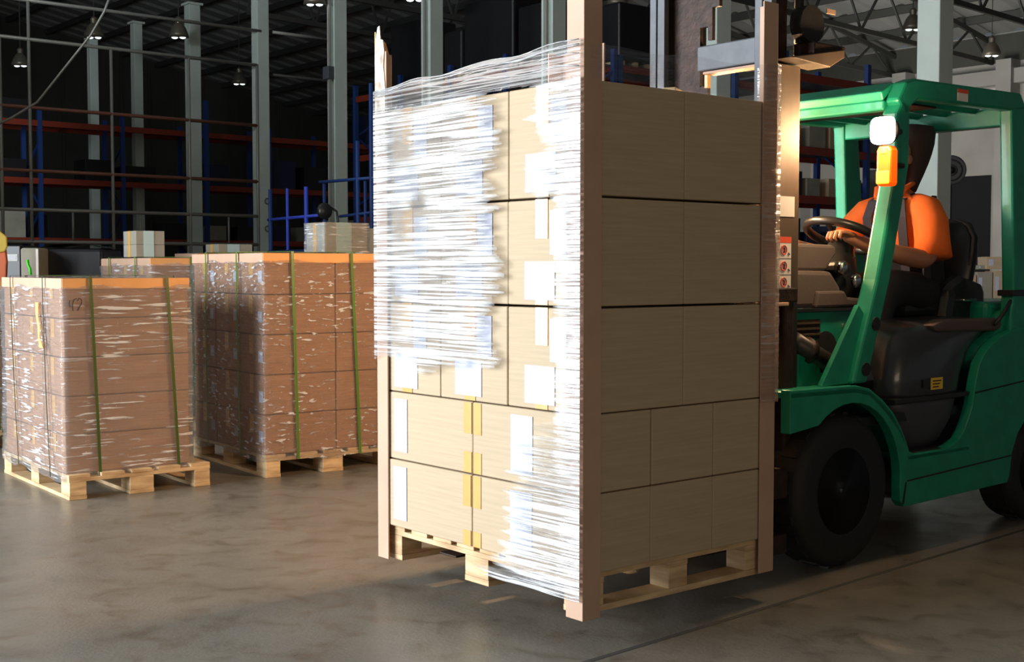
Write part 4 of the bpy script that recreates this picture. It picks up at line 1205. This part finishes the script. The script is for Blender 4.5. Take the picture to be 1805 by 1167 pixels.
# wheels
def wheel(cx_, cz_, R_, w_, y0, sgn):
    pr = [(R_ * .55, 0), (R_ * .82, -.012), (R_ * .95, .005), (R_, .04), (R_, w_ - .04), (R_ * .95, w_ - .005), (R_ * .55, w_)]
    wl = part('wheel', B().lathe([(r, a * sgn) for r, a in pr], c=(cx_, y0, cz_), seg=44), 'black', smooth=True)
    for k in range(22):
        a = 2 * PI * k / 22
        x_, z_ = cx_ + R_ * math.cos(a), cz_ + R_ * math.sin(a)
        t_ = B().box(-.006, .006, -.018, .018, -.0, w_ * .42).make('tread_lug', 'black', wl)
        t_.location = (x_, y0 + .03 * sgn, z_); t_.rotation_euler = (-PI / 2 * sgn, 0, 0)
        t_.rotation_euler = (Matrix.Rotation(-a, 4, 'Y') @ Matrix.Rotation(-PI / 2 * sgn, 4, 'X')).to_euler()
    rim = part('rim', B().lathe([(R_ * .56, -.002 * sgn), (R_ * .54, .0), (R_ * .46, .035 * sgn), (R_ * .3, .05 * sgn), (R_ * .28, .02 * sgn), (R_ * .1, .015 * sgn)], c=(cx_, y0, cz_), seg=36), 'hub', wl, smooth=True)
    for k in range(8):
        a = 2 * PI * k / 8
        part('wheel_nut', B().lathe([(.014, .0), (.014, -.02 * sgn), (.004, -.024 * sgn)], c=(cx_ + R_ * .38 * math.cos(a), y0 + .045 * sgn, cz_ + R_ * .38 * math.sin(a)), seg=8), 'chrome', wl)
    return wl


wheel(1.673, .335, .335, .2, YN + .035, 1); wheel(1.673, .335, .335, .2, YF - .035, -1)
wheel(3.32, .265, .265, .18, YN + .04, 1); wheel(3.32, .265, .265, .18, YF - .04, -1)
part('front_axle', B().tube([(1.673, YN + .2, .335), (1.673, YF - .2, .335)], .07, 12), 'rust')
part('rear_axle', B().tube([(3.32, YN + .2, .265), (3.32, YF - .2, .265)], .05, 12), 'rust')
# mast
ms = thing_ = part('mast', B().box(1.38, 1.50, .25, .95, .22, .34), 'rust', bevel=.005)
for y0, y1, nm in ((.25, .32, 0), (.88, .95, 1)):
    part('outer_channel', B().box(1.32, 1.49, y0, y1, 1.20, 2.15), 'mast', ms, .006)
    part('channel_bar', B().box(1.395, 1.46, y0 - .005, y1, .165, 1.22), 'rust', ms, .012)
    part('mast_foot', B().box(1.42, 1.50, y0 + .01, y1 - .01, .2, 1.2), 'cylinder', ms, .004)
# inner channels rising above, with web plates and holes
def inner(yc, sg):
    part('inner_channel', B().box(1.30, 1.33, yc - .025, yc + .018, 1.0, 2.75), 'greysteel', ms, .003)
    part('inner_channel', B().box(1.30, 1.33, yc + .026, yc + .065, 1.0, 2.75), 'greysteel', ms, .003)
    part('channel_web', B().box(1.33, 1.46, yc + .02, yc + .035, 1.0, 2.75), 'rust', ms, .003)


inner(.28, 1); inner(.885, -1)
# wide rusty plate with cut-outs beside the far channel
for (y0, y1, z0, z1) in ((.70, .86, 1.95, 2.75), (.655, .70, 2.36, 2.75), (.655, .70, 2.19, 2.235), (.655, .70, 1.95, 2.10), (.59, .655, 2.44, 2.75), (.63, .655, 2.3, 2.44)):
    part('mast_plate', B().box(1.36, 1.38, y0, y1, z0, z1), 'rust', ms)
part('cross_member', B().box(1.34, 1.40, .30, .70, 2.165, 2.275), 'greysteel', ms, .006)
part('cross_member', B().box(1.36, 1.41, .30, .90, 1.30, 1.42), 'greysteel', ms, .006)
part('cross_flange', B().box(1.33, 1.40, .36, .655, 2.148, 2.158), 'post', ms)
part('chain_anchor', B().box(1.35, 1.37, .645, .665, 2.09, 2.15), 'tape', ms, .002)
part('wood_block', B().box(1.30, 1.36, .40, .70, 1.98, 2.01), 'wood', ms, .002)
# top bracket with lit underside, hydraulic cylinder, lift chain
part('top_bracket', B().prism([(1.33, 2.165), (1.60, 2.150), (1.70, 2.20), (1.70, 2.235), (1.40, 2.18)], .18, .30), 'mast', ms, .004)
part('bracket_box', B().box(1.50, 1.72, .19, .30, 2.20, 2.25), 'rust', ms, .006)
part('lift_cylinder', B().tube([(1.44, .36, .5), (1.44, .36, 2.6)], .05, 14), 'cylinder', ms, smooth=True)
part('lift_cylinder', B().tube([(1.44, .80, .5), (1.44, .80, 2.6)], .05, 14), 'cylinder', ms, smooth=True)
part('hose_reel', B().lathe([(.08, 0), (.08, .06)], c=(1.53, .22, 2.33), seg=20), 'black', ms, smooth=False)
part('hose', B().tube([(1.48, .28, 2.6), (1.50, .27, 2.45), (1.50, .27, 2.25)], .02, 8), 'black', ms, smooth=True)
part('mast_tag', B().box(1.60, 1.66, .20, .205, 2.38, 2.40), 'post', ms)
# stickers on the near channel
part('white_label', B().box(1.335, 1.455, .2475, .2495, 1.515, 1.60), 'white', ms)
lb = part('warning_label', B().box(1.345, 1.435, .2475, .2495, 1.205, 1.43), 'white', ms)
part('label_head', B().box(1.345, 1.435, .2465, .2480, 1.405, 1.43), 'red', lb)
for i in range(3):
    z = 1.375 - i * .068
    if i:
        part('label_rule', B().box(1.345, 1.435, .2465, .2475, z + .031, z + .0325), 'blackplastic', lb)
    part('pictogram', B().torus((1.385, .2465, z), .019, .0025, (0, 1, 0), 16, 5), 'red', lb)
    part('pictogram', B().tube([(1.372, .2463, z + .014), (1.398, .2463, z - .014)], .0022, 5), 'red', lb)
    part('pictogram', B().tube([(1.385, .2463, z + .01), (1.39, .2463, z), (1.383, .2463, z - .012)], .003, 5), 'blackplastic', lb)
    part('pictogram', B().tube([(1.415, .2463, z - .012), (1.425, .2463, z - .02)], .002, 5), 'blackplastic', lb)
part('carriage_shelf', B().box(1.30, 1.39, .22, .98, 1.14, 1.155), 'post', ms, .003)
part('mast_bracket', B().box(1.33, 1.47, .235, .33, 1.155, 1.215), 'rust', ms, .006)
# carriage, backrest bars and forks
cr = part('carriage', B().box(1.20, 1.29, .14, 1.06, .35, .47), 'rust', bevel=.006)
part('carriage_bar', B().box(1.20, 1.29, .14, 1.06, .12, .20), 'rust', cr, .006)
part('carriage_plate', B().box(1.24, 1.33, .34, .86, .12, 1.16), 'cylinder', cr, .006)
for y in (.16, .38, .60, .82, 1.02):
    part('backrest_bar', B().box(1.20, 1.23, y, y + .03, .47, 1.12), 'rust', cr, .004)
part('backrest_bar', B().box(1.19, 1.235, .15, 1.06, 1.10, 1.135), 'rust', cr, .004)
for y in (.27, .84):
    fkf = part('fork', B().prism([(1.02, .136), (.10, .150), (.10, .158), (1.10, .178), (1.16, .19), (1.17, .46), (1.20, .46), (1.20, .13), (1.17, .13)], y, y + .11), 'rust', None, .004)

# ------------------------------------------------------------------ driver
dr = thing('person', 'driver in orange short-sleeved shirt and dark hood, seated, hands on wheel and levers', 'person', LN, ANG)


def skin(name, verts, edges, m, sub=2):
    me = bpy.data.meshes.new(name); me.from_pydata([v[:3] for v in verts], edges, []); me.materials.append(M[m])
    o = bpy.data.objects.new(name, me); COL.objects.link(o); o.parent = dr
    sm = o.modifiers.new('skin', 'SKIN'); sm.use_smooth_shade = True
    for i, v in enumerate(verts):
        r = v[3]; me.skin_vertices[0].data[i].radius = (r, v[4] if len(v) > 4 else r)
    me.skin_vertices[0].data[0].use_root = True
    ss = o.modifiers.new('sub', 'SUBSURF'); ss.levels = sub; ss.render_levels = sub
    return o


hip = (2.86, .60, 1.19); ch = (2.78, .60, 1.48); nk = (2.74, .60, 1.66)
body_v = [(*hip, .15, .12), (2.83, .60, 1.33, .13, .105), (*ch, .15, .11), (2.75, .60, 1.60, .12, .09), (2.73, .60, 1.69, .055, .055), (2.72, .60, 1.75, .055),   # 0-5 trunk, neck
          (2.74, .45, 1.585, .06), (2.70, .40, 1.53, .062), (2.67, .36, 1.40, .056), (2.63, .35, 1.335, .055), (2.50, .40, 1.36, .050), (2.33, .465, 1.40, .038), (2.21, .50, 1.44, .026), (2.165, .51, 1.455, .032, .018),   # 6-13 near arm
          (2.74, .75, 1.585, .06), (2.70, .80, 1.53, .058), (2.60, .86, 1.40, .046), (2.54, .87, 1.36, .042), (2.38, .84, 1.385, .038), (2.20, .80, 1.41, .028), (2.10, .78, 1.43, .025), (2.05, .775, 1.435, .03, .018),   # 14-21
          (2.80, .50, 1.16, .085), (2.50, .42, 1.20, .075), (2.35, .41, 1.17, .06), (2.32, .40, .95, .052), (2.33, .40, .74, .042), (2.26, .40, .69, .035),   # 22-27 near leg
          (2.80, .70, 1.16, .085), (2.50, .78, 1.20, .075), (2.35, .79, 1.17, .06), (2.32, .80, .95, .052), (2.33, .80, .74, .042), (2.26, .80, .69, .035)]
body_e = [(0, 1), (1, 2), (2, 3), (3, 4), (4, 5), (3, 6), (6, 7), (7, 8), (8, 9), (9, 10), (10, 11), (11, 12), (12, 13), (3, 14), (14, 15), (15, 16), (16, 17), (17, 18), (18, 19), (19, 20), (20, 21),
          (0, 22), (22, 23), (23, 24), (24, 25), (25, 26), (26, 27), (0, 28), (28, 29), (29, 30), (30, 31), (31, 32), (32, 33)]
skin('body', body_v, body_e, 'skin')
# head with face looking forward along -x
R = []
prof = [(1.735, -.005, .045, .05), (1.76, -.02, .062, .058), (1.79, -.03, .078, .066), (1.82, -.025, .088, .072), (1.86, -.018, .096, .077), (1.90, -.012, .098, .077), (1.94, -.006, .088, .068), (1.965, 0, .062, .048), (1.978, 0, .02, .016)]
for z, ox, a, c in prof:
    ring = []
    for k in range(28):
        an = 2 * PI * k / 28; x = math.cos(an); y = math.sin(an); rx = a
        if x < 0:      # face side
            fx = max(0, -x) ** 8
            bmp = 0
            if 1.80 < z < 1.85: bmp = .022 * fx * (1 if z < 1.83 else .6)
            if 1.85 <= z < 1.88: bmp = -.004 * fx
            if 1.77 < z < 1.80: bmp = .008 * fx
            rx = a + bmp
        ring.append((2.735 + ox + rx * x, .60 + c * y, z))
    R.append(ring)
hd = B().loft(R).make('head', 'skin', dr, smooth=True)
for y in (.522, .678):
    B().lathe([(.004, -.008), (.02, -.006), (.026, 0), (.018, .007), (.004, .008)], c=(2.735, y, 1.845), axis='y', seg=14).make('ear', 'skin', hd, smooth=True)
for y in (.572, .628):
    B().lathe([(.003, -.011), (.010, -.008), (.012, 0), (.003, .006)], c=(2.636, y, 1.868), axis='x', seg=12).make('eye', 'white', hd, smooth=True)
    B().lathe([(.001, -.003), (.005, -.002), (.005, .002)], c=(2.628, y, 1.868), axis='x', seg=10).make('pupil', 'blackplastic', hd)
    B().tube([(2.634, y - .018, 1.887), (2.630, y, 1.892), (2.636, y + .018, 1.887)], .004, 6).make('eyebrow', 'cap', hd, smooth=True)
B().tube([(2.640, .578, 1.787), (2.630, .60, 1.785), (2.640, .622, 1.787)], .0045, 6).make('mouth', 'cap', hd, smooth=True)
# dark hood that covers crown, sides and nape, leaning back
R = []
for z, cx_, a, c, op in ((1.685, 2.79, .055, .075, 1), (1.73, 2.80, .078, .085, 1), (1.78, 2.812, .10, .096, 1), (1.83, 2.822, .122, .106, 1), (1.88, 2.832, .140, .113, 1), (1.93, 2.842, .150, .118, 1), (1.99, 2.855, .152, .116, 1), (2.022, 2.86, .140, .102, 1), (2.03, 2.86, .08, .06, 1)):
    ring = []
    for k in range(28):
        an = 2 * PI * k / 28; x = math.cos(an)
        xx = max(x, -.55) if z < 1.92 else x
        ring.append((cx_ + a * xx, .60 + c * math.sin(an), z))
    R.append(ring)
B().loft(R).make('hood', 'cap', dr, smooth=True)
B().tube([(2.78, .54, 1.70), (2.81, .60, 1.67), (2.80, .66, 1.70)], .02, 8).make('nape_cloth', 'navy', dr, smooth=True)
# shirt: body shell, sleeves, collar
R = []
for z, cx_, a, c in ((1.33, 2.84, .146, .184), (1.36, 2.83, .148, .185), (1.46, 2.80, .142, .195), (1.54, 2.775, .128, .205), (1.60, 2.755, .105, .195), (1.64, 2.745, .088, .15), (1.675, 2.74, .072, .085), (1.70, 2.735, .062, .066)):
    R.append([(cx_ + a * math.copysign(abs(math.cos(t_)) ** .8, math.cos(t_)), .60 + c * math.copysign(abs(math.sin(t_)) ** .85, math.sin(t_)), z + .006 * math.sin(5 * t_)) for t_ in [2 * PI * k / 32 for k in range(32)]])
sh = B().loft(R, cap=False).make('shirt', 'orange', dr, smooth=True)
B().tube([(2.755, .50, 1.60), (2.74, .43, 1.575), (2.715, .385, 1.52), (2.69, .36, 1.44), (2.675, .345, 1.35)], [.078, .088, .086, .084, .092], 18).make('sleeve', 'orange', sh, smooth=True)
B().tube([(2.755, .70, 1.60), (2.74, .77, 1.575), (2.71, .815, 1.52), (2.65, .845, 1.44), (2.62, .86, 1.40)], [.075, .08, .077, .072, .078], 18).make('sleeve', 'orange', sh, smooth=True)
B().prism([(2.635, 1.66), (2.66, 1.735), (2.70, 1.70), (2.70, 1.645)], .515, .53).make('collar', 'orange', sh, .004)
B().tube([(2.66, .545, 1.655), (2.70, .52, 1.70), (2.765, .53, 1.72), (2.80, .60, 1.72), (2.765, .67, 1.72), (2.70, .68, 1.70), (2.66, .655, 1.655)], .022, 10, flat=.6).make('collar', 'orange', sh, smooth=True)
B().tube([(2.63, .60, 1.62), (2.655, .60, 1.5), (2.68, .60, 1.35), (2.71, .60, 1.22)], .005, 6).make('placket', 'orange', sh)
# shoulder straps
for y in (.50, .70):
    b = B(); pts_ = [(2.70, y, 1.22), (2.675, y, 1.34), (2.652, y - .003, 1.46), (2.636, y - .004, 1.55), (2.66, y + (.02 if y < .6 else -.02), 1.635), (2.745, y + (.02 if y < .6 else -.02), 1.672), (2.83, y + (.01 if y < .6 else -.01), 1.64)]
    b.loft([[(x, yy - .025, z), (x, yy + .025, z), (x - .008, yy + .025, z + .004), (x - .008, yy - .025, z + .004)] for x, yy, z in pts_]); b.make('shoulder_strap', 'strapdark', dr)
# side strap seen on the near side of the body
b = B(); b.loft([[(2.80, .41, 1.66 - .0), (2.76, .41, 1.66), (2.76, .405, 1.655), (2.80, .405, 1.655)], [(2.74, .392, 1.58), (2.69, .392, 1.58), (2.69, .385, 1.575), (2.74, .385, 1.575)], [(2.72, .398, 1.40), (2.66, .398, 1.40), (2.66, .39, 1.40), (2.72, .39, 1.40)], [(2.74, .40, 1.2), (2.68, .40, 1.2), (2.68, .392, 1.2), (2.74, .392, 1.2)]]); b.make('vest_panel', 'strapdark', dr)
# trousers, with a high bib over the lower body
R = [[(cx_ + a * math.cos(t_), .60 + c * math.sin(t_), z) for t_ in [2 * PI * k / 28 for k in range(28)]] for z, cx_, a, c in ((1.14, 2.86, .14, .185), (1.24, 2.855, .155, .192), (1.33, 2.84, .153, .191), (1.37, 2.83, .152, .19))]
B().loft(R).make('bib', 'navy', dr, smooth=True)
tr_ = B()
R = [[(x + .0, .60 + c * math.sin(t_), 1.12 + a * math.cos(t_) + dz) for t_ in [2 * PI * k / 24 for k in range(24)]] for x, a, c, dz in ((3.0, .06, .16, .04), (2.93, .115, .20, .04), (2.84, .125, .205, .04), (2.74, .115, .20, .04), (2.66, .10, .19, .03))]
tr0 = tr_.loft(R).make('trousers', 'navy', dr, smooth=True)
for y, s in ((.44, -1), (.76, 1)):
    B().tube([(2.80, y + .05 * -s, 1.16), (2.62, y, 1.18), (2.48, y + .01 * s, 1.20), (2.36, y + .015 * s, 1.17), (2.315, y + .02 * s, 1.08), (2.31, y + .02 * s, .95), (2.315, y + .02 * s, .80), (2.325, y + .02 * s, .74)],
             [.11, .102, .092, .088, .078, .07, .064, .06], 18).make('trouser_leg', 'navy', tr0, smooth=True)
for y in (.415, .785):
    b = B(); R = []
    for x, w_, h_ in ((2.39, .03, .045), (2.36, .042, .09), (2.30, .045, .095), (2.24, .048, .06), (2.16, .045, .045), (2.12, .03, .03)):
        R.append([(x, y + w_ * math.cos(t_), .641 + h_ * .5 + h_ * .5 * math.sin(t_)) for t_ in [2 * PI * k / 14 for k in range(14)]])
    b.loft(R).make('shoe', 'blackplastic', dr, smooth=True)


# hands: five separate bent fingers each
def hand(wr_, dirv, across, grip, side):
    """wr_ wrist, dirv along the hand, across towards the little finger, grip = where fingers curl to"""
    d, a, g = Vector(dirv).normalized(), Vector(across).normalized(), Vector(grip).normalized()
    w0 = Vector(wr_)
    b = B(); R = []
    for t_, ww, hh in ((-.01, .026, .018), (.02, .034, .017), (.055, .041, .015), (.085, .040, .013), (.095, .034, .009)):
        c = w0 + d * t_
        R.append([c + a * ww * math.cos(k * PI / 8) + g * hh * math.sin(k * PI / 8) for k in range(16)])
    p_ = b.loft(R).make('hand', 'skin', dr, smooth=True)
    for i, (off, L_) in enumerate(((-.030, .072), (-.010, .080), (.010, .075), (.029, .060))):
        base = w0 + d * .082 + a * off
        q1 = base + d * L_ * .42 + g * .006; q2 = q1 + d * L_ * .12 + g * L_ * .36; q3 = q2 - d * L_ * .22 + g * L_ * .18
        B().tube([base - d * .015, base, q1, q2, q3], [.0095, .0098, .0092, .0085, .0065], 10).make('finger', 'skin', p_, smooth=True)
    tb = w0 + d * .03 - a * .032
    B().tube([tb + a * .012, tb - a * .012 + d * .02 + g * .006, tb - a * .016 + d * .045 + g * .022, tb - a * .006 + d * .062 + g * .036], [.013, .012, .0105, .008], 10).make('thumb', 'skin', p_, smooth=True)


hand((2.215, .50, 1.452), (-1, .12, .18), (.1, -1, .05), (-.1, 0, -1), 1)
hand((2.10, .785, 1.432), (-1, -.05, .0), (0, 1, 0), (0, 0, -1), 1)

# loading door in the side wall on the daylight side (outside the view, keeps the hall closed where the light comes from)
wd = struct(slab('wall_left', Vector((-8.0, 6.0, 0)), Vector((-8.0 - 3, 22, 0)), 0, 6, 'wall', -.2))
